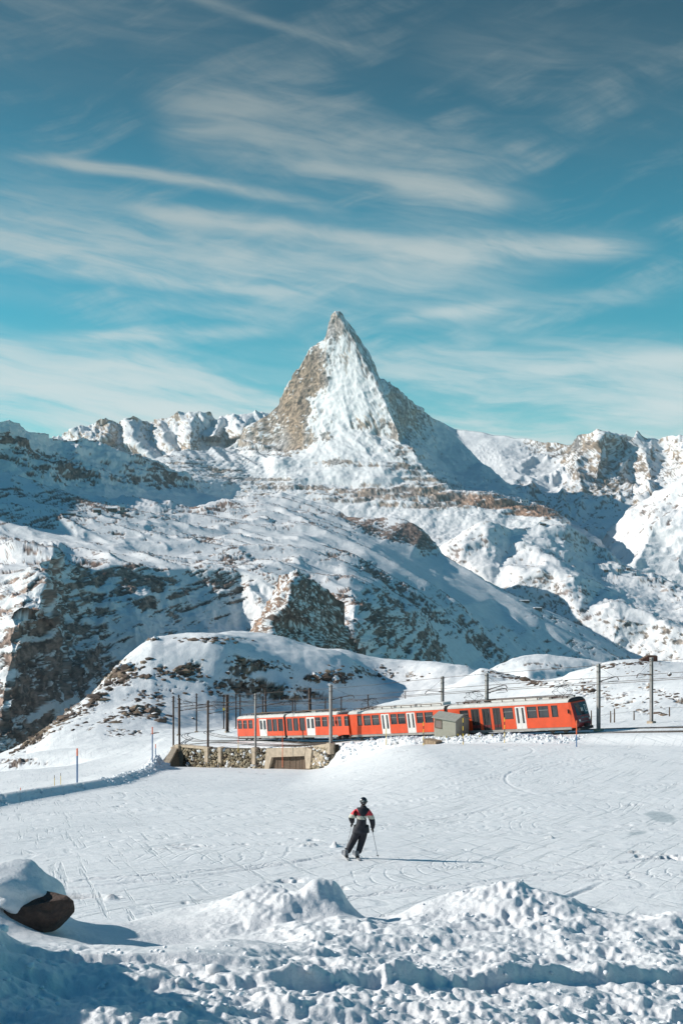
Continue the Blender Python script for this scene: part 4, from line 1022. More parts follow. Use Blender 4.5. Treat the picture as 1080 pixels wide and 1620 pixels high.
def car(Mx, label, x0, x1, wins, doors, tall=(), front=0, rear=0, roofbits=(), pantos=(), gap=None, nose_dark=False, opened=False):
    """x0..x1 along the frame; wins/doors are (xa, xb) spans; front/rear = cab shape"""
    t = empty('rail_car', (0, 0, 0)); t.matrix_world = Mx @ Matrix.Translation((x0, 0, 0))
    L = x1 - x0
    tag(t, label, 'train car', 'cars of the orange mountain train')
    Z0, Z1, ZR = .62, 2.95, 3.34
    fe = L - (.9 if front else 0.0); re = .5 if rear else 0.0
    spans = sorted([(a - x0, b - x0, 'w') for a, b in wins] + [(a - x0, b - x0, 't') for a, b in tall] + [(a - x0, b - x0, 'd') for a, b in doors])
    wz = {'w': (1.62, 2.74), 't': (1.20, 2.74), 'd': (Z0 - .02, 2.80)}
    bm = nbm()
    for sy in (-1, 1):
        ya, yb = (-HW, -HW + .06) if sy < 0 else (HW - .06, HW)
        cur = re
        for a, b, k in spans:
            if a > cur + .01: box(bm, cur, a, ya, yb, Z0, Z1)
            z0, z1 = wz[k]
            if z0 > Z0: box(bm, a, b, ya, yb, Z0, z0)
            box(bm, a, b, ya, yb, z1, Z1)
            cur = b
        if fe > cur: box(bm, cur, fe, ya, yb, Z0, Z1)
    box(bm, re + .0, re + .06, -HW + .06, HW - .06, Z0, Z1); 
    if not front: box(bm, fe - .06, fe, -HW + .06, HW - .06, Z0, Z1)
    bm_obj('body', bm, M_orange, t)
    bm = nbm(); box(bm, re + .1, fe - .1, -HW + .09, HW - .09, Z0 - .02, Z0 + .1); box(bm, re + .1, fe - .1, -.05, .05, Z0 + .1, 2.5); bm_obj('interior', bm, M_dark, t)
    # roof: shallow vault with a pale fascia
    bm = nbm()
    prism(bm, [(-HW - .02, Z1), (-HW - .02, Z1 + .12), (-HW + .22, Z1 + .30), (-.6, ZR), (.6, ZR), (HW - .22, Z1 + .30), (HW + .02, Z1 + .12), (HW + .02, Z1)], 'x', re - (.02 if rear else 0), fe + (.0 if front else .0))
    fix(bm); bm_obj('roof', bm, M_roof, t)
    bm = nbm()
    for sy in (-1, 1): box(bm, re + .05, fe - .05, sy * (HW - .10) - .06, sy * (HW - .10) + .06, .36, Z0 - .004)
    bm_obj('skirt', bm, M_skirt, t)
    bm = nbm()
    for i in range(int(L / 1.7)): box(bm, .9 + i * 1.7, .9 + i * 1.7 + rnd.uniform(.7, 1.3), -.9, .9, .30, .60)
    bm_obj('underframe', bm, M_dark, t)
    for bx in (2.4, L - 2.9):
        bm = nbm(); box(bm, bx - 1.1, bx + 1.1, -.95, -.80, .28, .50); box(bm, bx - 1.1, bx + 1.1, .80, .95, .28, .50); box(bm, bx - .2, bx + .2, -.8, .8, .25, .5)
        bg_ = bm_obj('bogie', bm, M_dark, t)
        for wx in (-.8, .8):
            for wy in (-.62, .62):
                bm = nbm(); bmesh.ops.create_cone(bm, cap_ends=True, segments=20, radius1=.34, radius2=.34, depth=.12, matrix=Matrix.Translation((bx + wx, wy, .34)) @ Matrix.Rotation(math.pi / 2, 4, 'X'))
                bm_obj('wheel', bm, M_rail, bg_)
    nd = 0
    for a, b, k in spans:
        for sy in (-1, 1):
            yo = sy * HW
            if k in 'wt':
                z0, z1 = wz[k]
                bm = nbm(); e = .05
                for (xa, xb, za, zb) in ((a, b, z0, z0 + e), (a, b, z1 - e, z1), (a, a + e, z0 + e, z1 - e), (b - e, b, z0 + e, z1 - e)):
                    box(bm, xa, xb, min(yo - sy * .05, yo + sy * .012), max(yo - sy * .05, yo + sy * .012), za, zb)
                fr_ = bm_obj('window', bm, M_dark, t)
                bm = nbm(); box(bm, a + e, b - e, yo - sy * .045 - .006, yo - sy * .045 + .006, z0 + e, z1 - e); bm_obj('pane', bm, M_glass, fr_)
                if k == 'w' and b - a > .8:
                    bm = nbm(); box(bm, a + e, b - e, min(yo - sy * .036, yo - sy * .012), max(yo - sy * .036, yo - sy * .012), z1 - .42, z1 - .39); bm_obj('sash_bar', bm, M_steel, fr_)
            else:
                z0, z1 = wz['d']; mid = (a + b) / 2
                for (xa, xb) in ((a + .02, mid - .012), (mid + .012, b - .02)):
                    bm = nbm(); q = .17; gw0, gw1 = (1.45, 2.62) if not tall_doors else (1.15, 2.68)
                    for (x_a, x_b, za, zb) in ((xa, xb, z0, gw0), (xa, xb, gw1, z1), (xa, xa + q, gw0, gw1), (xb - q, xb, gw0, gw1)):
                        box(bm, x_a, x_b, yo - sy * .03 - .02, yo - sy * .03 + .02, za, zb)
                    dd = bm_obj('door', bm, M_dark if (opened and a < 8.2) else M_white, t)
                    if opened and a < 8.2:
                        bm = nbm(); box(bm, xa + .03, xb - .03, yo + sy * .0 - .012, yo + sy * .0 + .012, z0 + .25, 1.12); bm_obj('lower_panel', bm, M_seat, dd)
                    bm = nbm(); box(bm, xa + q, xb - q, yo - sy * .035 - .006, yo - sy * .035 + .006, gw0, gw1); bm_obj('pane', bm, M_glass, dd)
                    bm = nbm(); box(bm, xa + .05, xb - .05, yo - sy * .2 - .1, yo - sy * .2 + .1, z0 - .14, z0 - .08); bm_obj('step', bm, M_skirt, dd)
            nd += 1
    # roof equipment
    for (a, b, w_, h_, yc, mt) in roofbits:
        bm = nbm(); box(bm, a, b, yc - w_ / 2, yc + w_ / 2, ZR - .05, ZR + h_, bev=.03); bm_obj('roof_box', bm, mt, t)
    bm = nbm()
    for yc in (-.78, .72): tube(bm, [(re + .8, yc, ZR + .20), (L / 2, yc, ZR + .22), (fe - .8, yc, ZR + .20)], .045, 6)
    for i in range(int(L / 1.5)):
        box(bm, 1 + i * 1.5, 1.08 + i * 1.5, -.80, -.74, ZR - .12, ZR + .2)
    bm_obj('roof_cable', bm, M_rust, t)
    for pc in pantos:
        bm = nbm(); zb = ZR + .12; zt = ZR + 1.15
        for yc in (-.55, .55):
            for s_ in (-1, 1):
                tube(bm, [(pc + s_ * .25, yc, zb), (pc + s_ * .95, yc * .85, (zb + zt) / 2), (pc + s_ * .22, yc * .8, zt)], .022, 5)
                tube(bm, [(pc + s_ * .95, yc * .85, (zb + zt) / 2), (pc + s_ * .25, -yc * .8, zt)], .014, 4)
                tube(bm, [(pc + s_ * .95, yc * .85, (zb + zt) / 2), (pc + s_ * .95, -yc * .85, (zb + zt) / 2)], .018, 4)
        pn = bm_obj('pantograph', bm, M_dark, t)
        bm = nbm()
        for s_ in (-1, 1): tube(bm, [(pc + s_ * .22, -.95, zt - .10), (pc + s_ * .22, -.7, zt + .02), (pc + s_ * .22, .7, zt + .02), (pc + s_ * .22, .95, zt - .10)], .03, 6)
        bm_obj('contact_shoe', bm, M_dark, pn)
        bm = nbm()
        for s_ in (-1, 1):
            box(bm, pc + s_ * .9 - .05, pc + s_ * .9 + .05, -.8, .8, ZR + .08, ZR + .14); box(bm, pc - .9, pc + .9, s_ * .55 - .04, s_ * .55 + .04, ZR + .06, ZR + .12)
            for y_ in (-.6, .6):
                for k_ in range(3): bmesh.ops.create_cone(bm, cap_ends=True, segments=8, radius1=.10, radius2=.06, depth=.07, matrix=Matrix.Translation((pc + s_ * .9, y_, ZR - .08 + k_ * .07)))
        bm_obj('insulator', bm, M_insul, pn)
    # bellows towards the next car of the unit
    if gap:
        a, b = gap
        bm = nbm()
        for k_ in range(5):
            xx = a + (b - a) * k_ / 5
            box(bm, xx, xx + (b - a) / 5 * .7, -HW + .10, HW - .10, .6, ZR - .05, bev=.02); box(bm, xx + (b - a) / 5 * .7, xx + (b - a) / 5, -HW + .2, HW - .2, .7, ZR - .12)
        bm_obj('bellows', bm, M_dark, t)
    # cab ends
    def cab(end, dark):
        s_ = 1 if end == 'front' else -1
        X = (lambda v: fe + v) if s_ > 0 else (lambda v: re - v)
        top, mid, low = .26, .50, .74
        if s_ < 0: top, mid, low = .05, .30, .46
        w0, w1 = HW - .004, HW - .30
        prof = [(Z0 - .12, low * .80, w1), (Z0 + .25, low, w1), (1.62, mid + .08, w1), (2.85, top + .05, w1), (Z1, top, w1)]
        bm = nbm(); rings = []
        for z, v, w_ in prof:
            rings.append([bm.verts.new((X(0), -w0, z)), bm.verts.new((X(v * .72), -w0 + .05, z)), bm.verts.new((X(v), -w_, z)), bm.verts.new((X(v), w_, z)), bm.verts.new((X(v * .72), w0 - .05, z)), bm.verts.new((X(0), w0, z))])
        for i in range(len(rings) - 1):
            for k_ in range(5): bm.faces.new((rings[i][k_], rings[i][k_ + 1], rings[i + 1][k_ + 1], rings[i + 1][k_]))
        bm.faces.new(rings[0]); bm.faces.new(rings[-1][::-1])
        for f in bm.faces:
            c_ = f.calc_center_median(); f.material_index = 1 if (dark and abs(c_.x - X(0)) > .3 and abs(c_.y) < HW - .12) else 0
        fix(bm); cb = bm_obj('cab', bm, [M_orange, M_maroon if dark else M_orange], t)
        # roof cap
        bm = nbm()
        A_ = [(-HW - .02, Z1 + .003), (-HW - .02, Z1 + .12), (-HW + .22, Z1 + .30), (-.6, ZR), (.6, ZR), (HW - .22, Z1 + .30), (HW + .02, Z1 + .12), (HW + .02, Z1 + .003)]
        va = [bm.verts.new((X(0), p[0], p[1])) for p in A_]
        vb = [bm.verts.new((X(.16 if abs(p[0]) > 1 else .24), p[0] * (.92 if abs(p[0]) > 1 else 1), Z1 + .003 + (p[1] - Z1) * .55)) for p in A_]
        bm.faces.new(va); bm.faces.new(vb[::-1])
        for i in range(8): bm.faces.new((va[i], va[(i + 1) % 8], vb[(i + 1) % 8], vb[i]))
        fix(bm); bm_obj('roof_cap', bm, M_dark if dark else M_roof, cb)
        # windshield set just proud of the nose
        def q(z, y): # point on the nose
            v = np.interp(z, [p[0] for p in prof], [p[1] for p in prof]); return (X(v + .02), y, z)
        bm = nbm(); w_ = w1 - .04
        F_ = [bm.verts.new(q(z, y)) for z, y in ((1.60, -w_), (1.60, w_), (2.78, w_ - .03), (2.78, -w_ + .03))]
        B_ = [bm.verts.new((v_.co.x - s_ * .05, v_.co.y, v_.co.z)) for v_ in F_]
        bm.faces.new(F_); bm.faces.new(B_[::-1])
        for i in range(4): bm.faces.new((F_[i], B_[i], B_[(i + 1) % 4], F_[(i + 1) % 4]))
        fix(bm); wsd = bm_obj('windshield', bm, M_glass, cb)
        bm = nbm()
        tube(bm, [q(1.66, -.5), (q(2.35, -.15)[0] + s_ * .03, -.15, 2.35)], .012, 4)
        bm_obj('wiper', bm, M_dark, wsd)
        for y_ in (-.82, .82):
            bm = nbm(); P_ = q(1.15, y_); bmesh.ops.create_cone(bm, cap_ends=True, segments=14, radius1=.11, radius2=.10, depth=.08, matrix=Matrix.Translation(P_) @ Matrix.Rotation(math.pi / 2, 4, 'Y')); bm_obj('headlight', bm, M_lamp, cb)
        bm = nbm(); P_ = q(.72, 0); box(bm, *sorted((P_[0] - s_ * .1, P_[0] + s_ * .42)), -.14, .14, .50, .78, bev=.03)
        box(bm, *sorted((P_[0] - s_ * .3, P_[0] + s_ * .12)), -1.1, 1.1, .20, .46); bm_obj('coupler', bm, M_dark, cb)
        if dark:
            bm = nbm(); n_ = 9
            for i in range(n_):                                 # small turquoise lettering under the windshield
                if i == 4: continue
                y0 = -.42 + i * .12; P_ = q(1.36, y0); x_ = P_[0] + .004
                box(bm, x_, x_ + .012, y0, y0 + .085, 1.31, 1.33); box(bm, x_, x_ + .012, y0, y0 + .02, 1.33, 1.43)
                if i % 2: box(bm, x_ - .004, x_ + .008, y0 + .02, y0 + .085, 1.40, 1.43)
            bm_obj('lettering', bm, M_teal, cb)
            bm = nbm()  # paper sheets and reflections in the windshield, drawn as pale shapes
            for (y0, y1, z0, z1) in ((-.1, .02, 1.95, 2.30), (.10, .2, 1.95, 2.3), (.52, .58, 1.85, 2.55), (.58, .85, 1.85, 1.93), (.80, .86, 1.93, 2.5), (.58, .74, 2.48, 2.55)):
                pa = [q(z0, y0), q(z0, y1), q(z1, y1), q(z1, y0)]
                vv = [bm.verts.new((p[0] + .012, p[1], p[2])) for p in pa]; bm.faces.new(vv)
            bm_obj('sheets_and_reflections', bm, M_lamp, wsd)
            bm = nbm(); P_ = q(1.02, 0); tube(bm, [(P_[0] + .02, -1.0, 1.0), (P_[0] + .06, 0, 1.0), (P_[0] + .02, 1.0, 1.0)], .02, 5); bm_obj('grab_rail', bm, M_steel, cb)
    if front: cab('front', nose_dark)
    if rear: cab('rear', False)
    # mirror near a cab, white stripe of a number panel
    if front:
        bm = nbm(); box(bm, fe - .12, fe - .04, -HW - .16, -HW - .02, 1.9, 2.3, bev=.02); bm_obj('mirror', bm, M_dark, t)
    return t

tall_doors = False
def W(Mx, l, ins=.04): return [(along(Mx, a) + ins, along(Mx, b) - ins) for a, b in l]
l1 = (M3 - A3).length; l2 = (B3 - M3).length
xj = along(FR1, 453)
car(FR1, 'rearmost orange train car, at the left by the bend of the line', along(FR1, 375.5) - .04, xj - .30,
    W(FR1, [(378.4, 385), (386.8, 393), (395, 401.8)]), W(FR1, [(411.8, 423.8)]), tall=W(FR1, [(424.5, 432.4), (433.2, 440.6), (441.8, 450)]), rear=1,
    roofbits=[(4.2, 7.5, 1.3, .14, 0, M_dark), (9, 13, 1.0, .16, .1, M_dark)], gap=(xj - .30 - along(FR1, 375.5) + .04, xj + .30 - along(FR1, 375.5) + .04))
car(FR1, 'second orange train car from the left, above the boarded underpass', xj + .30, l1 - .55,
    W(FR1, [(500.8, 509.5), (511.7, 520.5), (522.3, 531.5), (533.3, 542.8), (547, 553.5)]), W(FR1, [(486.3, 500.2)]), tall=W(FR1, [(456.2, 464.5), (466, 474), (475.8, 485)]), front=1,
    roofbits=[(1.0, 4.0, 1.1, .14, 0, M_dark), (5.5, 6.6, 1.2, .22, 0, M_roof), (8, 12, 1.0, .12, 0, M_dark)])
tall_doors = True
xk = along(FR2, 710)
car(FR2, 'third orange train car from the left, ending behind the beige hut', .35, xk - .25,
    W(FR2, [(568.5, 576), (578.3, 590), (591.5, 603.6), (621, 631.5), (632.5, 645), (662, 673.6), (675, 689)]), W(FR2, [(605.5, 619.5), (646, 660.3)]), rear=1,
    roofbits=[(4.5, 7.2, 1.3, .26, .1, M_white), (7.6, 10.4, 1.3, .28, .1, M_white), (10.8, 14.6, 1.3, .28, .1, M_white)], pantos=(2.9,), gap=(xk - .35 - .25, xk - .35 + .2))
car(FR2, 'leading orange train car with the slanted dark red front', xk + .25, along(FR2, 925.5) - .62,
    W(FR2, [(731, 745.5), (799.5, 815.8), (837, 853.6), (855, 872.2), (876, 887)]), W(FR2, [(748.5, 762.5), (766, 780), (783, 796), (818, 835.4)]), front=1, nose_dark=True,
    roofbits=[(5.4, 11.5, 1.2, .18, .1, M_white), (4.6, 5.2, 1.2, .22, 0, M_dark), (11.9, 13.0, 1.1, .2, .1, M_roof)], pantos=(2.7, 14.1), opened=True)

# ------------------------------------------------------------------ railway tracks
def densify(pts, n=14):
    """smooth curve through plan points"""
    P = np.array([(p[0], p[1]) for p in pts]); P = np.vstack([2 * P[0] - P[1], P, 2 * P[-1] - P[-2]]); out = []
    for i in range(1, len(P) - 2):
        for t in np.linspace(0, 1, n, endpoint=False):
            a, b, c, d = P[i - 1:i + 3]
            out.append(.5 * ((2 * b) + (-a + c) * t + (2 * a - 5 * b + 4 * c - d) * t * t + (-a + 3 * b - 3 * c + d) * t ** 3))
    out.append(P[-2]); return np.array(out)
def offset(C, o):
    d = np.gradient(C, axis=0); d /= np.linalg.norm(d, axis=1, keepdims=True)
    return C + np.stack([d[:, 1], -d[:, 0]], 1) * o
CL = densify([(p[0], p[1]) for p in TR], 14)
def ribbon(bm, C, half, z0, z1):
    zz = ground(C[:, 0], C[:, 1]); zz = np.convolve(np.pad(zz, 2, 'edge'), np.ones(5) / 5, 'valid')
    a, b = offset(C, -half), offset(C, half); rows = []
    for i in range(len(C)):
        rows.append([bm.verts.new((a[i][0], a[i][1], zz[i] + z0)), bm.verts.new((a[i][0], a[i][1], zz[i] + z1)), bm.verts.new((b[i][0], b[i][1], zz[i] + z1)), bm.verts.new((b[i][0], b[i][1], zz[i] + z0))])
    for i in range(len(C) - 1):
        for k in range(3): bm.faces.new((rows[i][k], rows[i][k + 1], rows[i + 1][k + 1], rows[i + 1][k]))
def track(label, C, snowy=True):
    t = empty('railway_track', (C[0][0], C[0][1], gz(*C[0])))
    tag(t, label, 'railway track', 'tracks of the mountain railway')
    inv = Matrix.Translation(-t.location)
    for o in (-.5, .5):
        bm = nbm(); ribbon(bm, offset(C, o), .035, -.06, .06); bmesh.ops.transform(bm, matrix=inv, verts=bm.verts); bm_obj('rail', bm, M_rail, t)
    bm = nbm(); ribbon(bm, C, .025, -.06, .04); bmesh.ops.transform(bm, matrix=inv, verts=bm.verts); bm_obj('rack_rail', bm, M_rust, t)
    return t
track('snowy rack railway track carrying the orange train', CL)
track('snow covered parallel railway track running on the far side of the orange train', offset(CL, -3.9))
mg = np.array([0, .3, .8, 1.0] + [1.0] * 40 + [.8, .35, 0])
i0 = 14 * 8; seg_ = CL[i0:i0 + 47]
track('short snowy siding between the orange train and the rubble wall', offset(seg_, 0) + (offset(seg_, 3.3) - seg_) * np.interp(np.linspace(0, 1, 47), [0, .12, .25, .75, 1], [0, .7, 1, 1, 0])[:, None])

# ------------------------------------------------------------------ retaining wall
def edge_pt(px, out=0.0):
    s = (px - 540) / F
    for i in range(6, len(EDGE) - 2):
        a, b = EDGE[i], EDGE[i + 1]; d = b - a
        t = (s * a[1] - a[0]) / (d[0] - s * d[1])
        if -1e-6 <= t <= 1:
            p = a + d * t; n = np.array([d[1], -d[0]]) / math.hypot(*d)
            return p + n * out, i + t, n
    return None, None, None
wall_root = empty('retaining_wall', pw(400, 1215, 143))
tag(wall_root, 'rubble stone retaining wall with concrete piers and an underpass below the railway bend', 'wall')
INVW = Matrix.Translation(-wall_root.location)
def wobj(name, bm, mat, parent=None, smooth=False):
    bmesh.ops.transform(bm, matrix=INVW, verts=bm.verts)
    o = bm_obj(name, bm, mat, parent or wall_root, smooth); return o
def top_z(par): return float(np.interp(par, [5, 6, 7, 8, 9, 10, 11], [-33.2, -31.9, -31.0, -29.7, -28.5, -26.9, -26.0]))
# backing slab following the edge
bm = nbm(); prev = None
for px in np.arange(280, 536, 4):
    p, par, n = edge_pt(px, .10)
    if p is None: continue
    zt = top_z(par) + .05; zb = piste(np.array([p[0]]), np.array([p[1]]))[0] - 1.2
    q = [bm.verts.new((p[0], p[1], zb)), bm.verts.new((p[0], p[1], zt)), bm.verts.new((p[0] - n[0] * .5, p[1] - n[1] * .5, zt)), bm.verts.new((p[0] - n[0] * .5, p[1] - n[1] * .5, zb))]
    if prev:
        for k in range(4): bm.faces.new((prev[k], prev[(k + 1) % 4], q[(k + 1) % 4], q[k]))
    prev = q
fix(bm); wobj('core', bm, simple('dark_mortar', (.10, .085, .065), .95, var=.3, scale=4))
# boulders of the wall: hundreds, each a few pixels, kept as real stones in one part
ico = bmesh.new(); bmesh.ops.create_icosphere(ico, subdivisions=1, radius=1); ICV = np.array([v.co[:] for v in ico.verts]); ICF = np.array([[v.index for v in f.verts] for f in ico.faces]); ico.free()
ico = bmesh.new(); bmesh.ops.create_icosphere(ico, subdivisions=3, radius=1); IC3V = np.array([v.co[:] for v in ico.verts]); IC3F = np.array([[v.index for v in f.verts] for f in ico.faces]); ico.free()
def lumps(name, items, mat, parent=None, origin=Vector((0, 0, 0)), smooth=False):
    """items: (centre, size3, colour)"""
    V, Fc, Cc = [], [], []; rs = np.random.RandomState(5)
    for i, (c, s, col) in enumerate(items):
        ang = rs.rand() * 6.28; ca, sa_ = math.cos(ang), math.sin(ang)
        v = ICV * (1 + .28 * (rs.rand(12 if len(ICV) == 12 else len(ICV), 1) - .5) * 2) * np.array(s)
        v = np.stack([v[:, 0] * ca - v[:, 1] * sa_, v[:, 0] * sa_ + v[:, 1] * ca, v[:, 2]], 1)
        Fc.append(ICF + len(V) * len(ICV)); V.append(v + np.array(c) - np.array(origin)); Cc.append(np.repeat(np.array([col]), len(ICV), 0))
    V = np.concatenate(V); Fc = np.concatenate(Fc); Cc = np.concatenate(Cc)
    me = bpy.data.meshes.new(name); me.from_pydata(V.tolist(), [], Fc.tolist()); me.update()
    at = me.color_attributes.new('albedo', 'FLOAT_COLOR', 'POINT'); at.data.foreach_set('color', np.concatenate([Cc, np.ones((len(V), 1))], 1).astype(np.float32).ravel())
    me.materials.append(mat)
    if smooth: me.polygons.foreach_set('use_smooth', np.full(len(me.polygons), True))
    o = bpy.data.objects.new(name, me)
    if parent is None: o.location = origin
    return link(o, parent)
items = []
for px in np.arange(270, 524, 2.6):
    if 428 < px < 494: continue
    for k in range(11):
        j = px + rnd.uniform(-1.5, 1.5)
        p, par, n = edge_pt(max(j, 283), .18 + .12 * rnd.random())
        if p is None: continue
        zt = top_z(par); zb = piste(np.array([p[0]]), np.array([p[1]]))[0] - .15
        if j < 283:                                        # the wing sloping down to the left
            u = (283 - j) / 24; p = p + np.array([-1.3, -5.5]) * u; zt = zt - 1.4 * u; zb = piste(np.array([p[0]]), np.array([p[1]]))[0] - .1
        z = zb + (zt - zb) * (k + rnd.random()) / 11
        if z > zt - .08: continue
        s = rnd.uniform(.10, .24)
        col = random.Random(int(px * 31 + k)).choice([(.42, .34, .22), (.34, .27, .17), (.28, .24, .17), (.22, .18, .12), (.47, .40, .29), (.13, .10, .075), (.35, .31, .22)])
        if rnd.random() < .13: col = (.80, .82, .84); s *= 1.2
        out_ = n * (.25 * (zt - z) / max(.5, zt - zb))
        items.append(((p[0] + out_[0], p[1] + out_[1], z), (s * 1.15, s, s * .85), col))
o = lumps('stone', items, M_stone, wall_root, wall_root.location); tag(o, kind='stuff')
# concrete coping round the bend
for (a_, b_) in ((284, 336),):
    bm = nbm(); prev = None
    for px in np.arange(a_, b_, 3):
        p, par, n = edge_pt(px, 0); zt = top_z(par)
        q = [bm.verts.new((p[0] + n[0] * .42, p[1] + n[1] * .42, zt - .12)), bm.verts.new((p[0] + n[0] * .42, p[1] + n[1] * .42, zt + .18)), bm.verts.new((p[0] - n[0] * .2, p[1] - n[1] * .2, zt + .18)), bm.verts.new((p[0] - n[0] * .2, p[1] - n[1] * .2, zt - .12))]
        if prev:
            for k in range(4): bm.faces.new((prev[k], prev[(k + 1) % 4], q[(k + 1) % 4], q[k]))
        else: bm.faces.new(q)
        prev = q
    bm.faces.new(prev); fix(bm); wobj('coping', bm, M_conc)
def beam(p, q, wx, wz):
    bm = nbm(); d = (q - p); L = d.length; Mx = d.to_track_quat('X', 'Z').to_matrix().to_4x4(); Mx.translation = p
    box(bm, 0, L, -wx / 2, wx / 2, -wz / 2, wz / 2, Mx, .03); return bm
p6 = Vector((-22.5, 155.2, -31.9)); p5 = pw(258, 1219, 148)
wobj('wing_coping', beam(p6, p5, .8, .32), M_conc)
bm = nbm(); vv = [bm.verts.new(v) for v in (p6 + Vector((.1, .1, 0)), p5 + Vector((.1, .1, -.2)), Vector((p6.x + 1.5, p6.y - 5.5, p5.z - 1.4)), Vector((p6.x + 1.2, p6.y - .8, p6.z)))]
bm.faces.new(vv); wobj('wing_face', bm, simple('dark_mortar_wing', (.16, .13, .09), .95, var=.3, scale=4))
def pier(px, ztop_add, w_=.62, h=2.5, dep=.7):
    p, par, n = edge_pt(px, .35); zt = top_z(par) + ztop_add
    bm = nbm(); Mx = Matrix.Translation((p[0], p[1], 0)) @ Matrix.Rotation(math.atan2(n[1], n[0]) + math.pi / 2, 4, 'Z')
    box(bm, -w_ / 2, w_ / 2, -dep / 2, dep / 2, zt - h, zt, Mx, .02); box(bm, -w_ / 2 - .05, w_ / 2 + .05, -dep / 2 - .05, dep / 2 + .05, zt - .55, zt - .0, Mx @ Matrix.Translation((0, 0, .06)), .02)
    wobj('pier', bm, M_conc); return Vector((p[0], p[1], zt + .06))
PIERS = {px: pier(px, a, w_=w_, h=h) for px, a, w_, h in ((287.5, .15, .75, 2.6), (332.5, .15, .72, 1.9), (354, .15, .55, 1.9), (407.5, .2, .6, 2.0), (527, .25, .55, 1.2))}
# underpass: concrete frame round a dark boarded opening
def wp(px, py, off):
    p, par, n = edge_pt(px, off); s = p[1]
    return Vector((p[0], p[1], -(py - 810) / F * s))
def wslab(name, quad, off0, off1, mat, parent=None):
    bm = nbm(); A_ = [bm.verts.new(wp(x, y, off0)) for x, y in quad]; B_ = [bm.verts.new(wp(x, y, off1)) for x, y in quad]
    bm.faces.new(A_); bm.faces.new(B_[::-1])
    for i in range(len(quad)): bm.faces.new((A_[i], B_[i], B_[(i + 1) % len(quad)], A_[(i + 1) % len(quad)]))
    fix(bm); return wobj(name, bm, mat, parent)
lint = wslab('lintel', [(428, 1184), (491, 1182), (489, 1196), (436, 1198)], .1, .7, M_conc)
wslab('portal_pier', [(428, 1184), (436, 1198), (431, 1218), (424, 1218)], .1, .66, M_conc)
wslab('portal_pier', [(489, 1196), (491, 1182), (500, 1186), (497, 1216), (491, 1216)], .1, .66, M_conc)
for k in range(12):
    a = 433 + k * 4.85
    wslab('board', [(a, 1195), (a + 4.6, 1195), (a + 4.6, 1217), (a, 1217)], .12, .30 + .03 * (k % 2), M_wood)
wslab('wing_wall', [(491, 1182), (506, 1190), (519, 1197), (519, 1212), (497, 1214), (500, 1186)], .1, .5, M_conc)
wslab('parapet', [(498, 1180), (523, 1176), (523, 1190), (514, 1191), (500, 1184)], .05, .35, M_conc)
# ------------------------------------------------------------------ overhead line masts
def toward_track(p):
    C = CL; i = np.argmin(((C - np.array([p.x, p.y])) ** 2).sum(1)); v = Vector((C[i][0] - p.x, C[i][1] - p.y, 0)); return v
def mast(px, D, ytop, label, arms=1, base=None, thick=.18, mat=None, block=None, arm_dir=None, arm_len=None, conc=True):
    g = gp(px, D) if base is None else base.copy()
    if base is not None: D = g.y
    ztop = -(ytop - 810) / F * D
    h = min(max(ztop - g.z, 5.0), 8.6)
    t = empty('overhead_line_mast', g)
    tag(t, label, 'mast', 'overhead line masts along the railway')
    mat = mat or M_rust
    v = toward_track(g) if arm_dir is None else Vector(arm_dir)
    an = math.atan2(v.y, v.x); R_ = Matrix.Rotation(an, 4, 'Z')
    bm = nbm(); w_ = thick                                  # H-section pole
    box(bm, -w_ / 2, w_ / 2, -.02, .02, -.1, h, R_); box(bm, w_ / 2, w_ / 2 + .025, -w_ / 2, w_ / 2, -.1, h, R_); box(bm, -w_ / 2 - .025, -w_ / 2, -w_ / 2, w_ / 2, -.1, h, R_)
    bm_obj('pole', bm, mat, t)
    if conc and base is None:
        bm = nbm(); box(bm, -.34, .34, -.34, .34, -.6, .22, R_, .03); bm_obj('concrete_base', bm, M_conc, t)
    L = arm_len or min(max(v.length, 2.6), 5.4)
    for k in range(arms):
        za = h - 1.75 - .35 * k; zt = za + .28
        bm = nbm(); pts = [(0, 0, za), (L * .5, 0, (za + zt) / 2 + .02), (L * .82, 0, zt), (L * .93, 0, zt - .05), (L, 0, zt - .38)]
        tube(bm, [R_ @ Vector(p) for p in pts], .045, 6); ar = bm_obj('bracket_arm', bm, M_rust, t)
        bm = nbm(); tube(bm, [R_ @ Vector(p) for p in ((.1, 0, h - .35), (L * .8, 0, zt))], .012, 4); bm_obj('stay_wire', bm, M_rust, ar)
        bm = nbm(); tube(bm, [R_ @ Vector(p) for p in ((L * .45, 0, za - .12), (L * .95, 0, zt - .42))], .025, 5); bm_obj('registration_arm', bm, M_steel, ar)
        bm = nbm()
        for q_ in range(4): bmesh.ops.create_cone(bm, cap_ends=True, segments=8, radius1=.07, radius2=.05, depth=.06, matrix=Matrix.Translation(R_ @ Vector((.22 + q_ * .09, 0, za + .01))) @ R_ @ Matrix.Rotation(math.pi / 2, 4, 'Y'))
        bm_obj('insulator', bm, M_insul, ar)
    for z_ in (h - .25, h - .8):
        bm = nbm(); box(bm, -.3, .3, -.03, .03, z_, z_ + .06, R_); bm_obj('crossarm', bm, M_rust, t)
    if block:
        bm = nbm(); box(bm, -.2, .2, -.2, .2, h - block - .5, h - block, R_, .02); bm_obj('switch_box', bm, M_yel, t)
    return t
P_ = PIERS
mast(287, 158, 1104, 'dark mast on the concrete pier at the left end of the rubble wall', base=P_[287.5])
mast(332.6, 150, 1108, 'dark mast on the second concrete pier of the rubble wall', base=P_[332.5])
mast(407.5, 143, 1097, 'pale steel mast on the concrete pier before the rearmost train car', base=P_[407.5], mat=M_steel)
mast(528, 131, 1083, 'tall pale steel mast before the second train car, right of the underpass', base=P_[527], mat=M_steel, thick=.26)
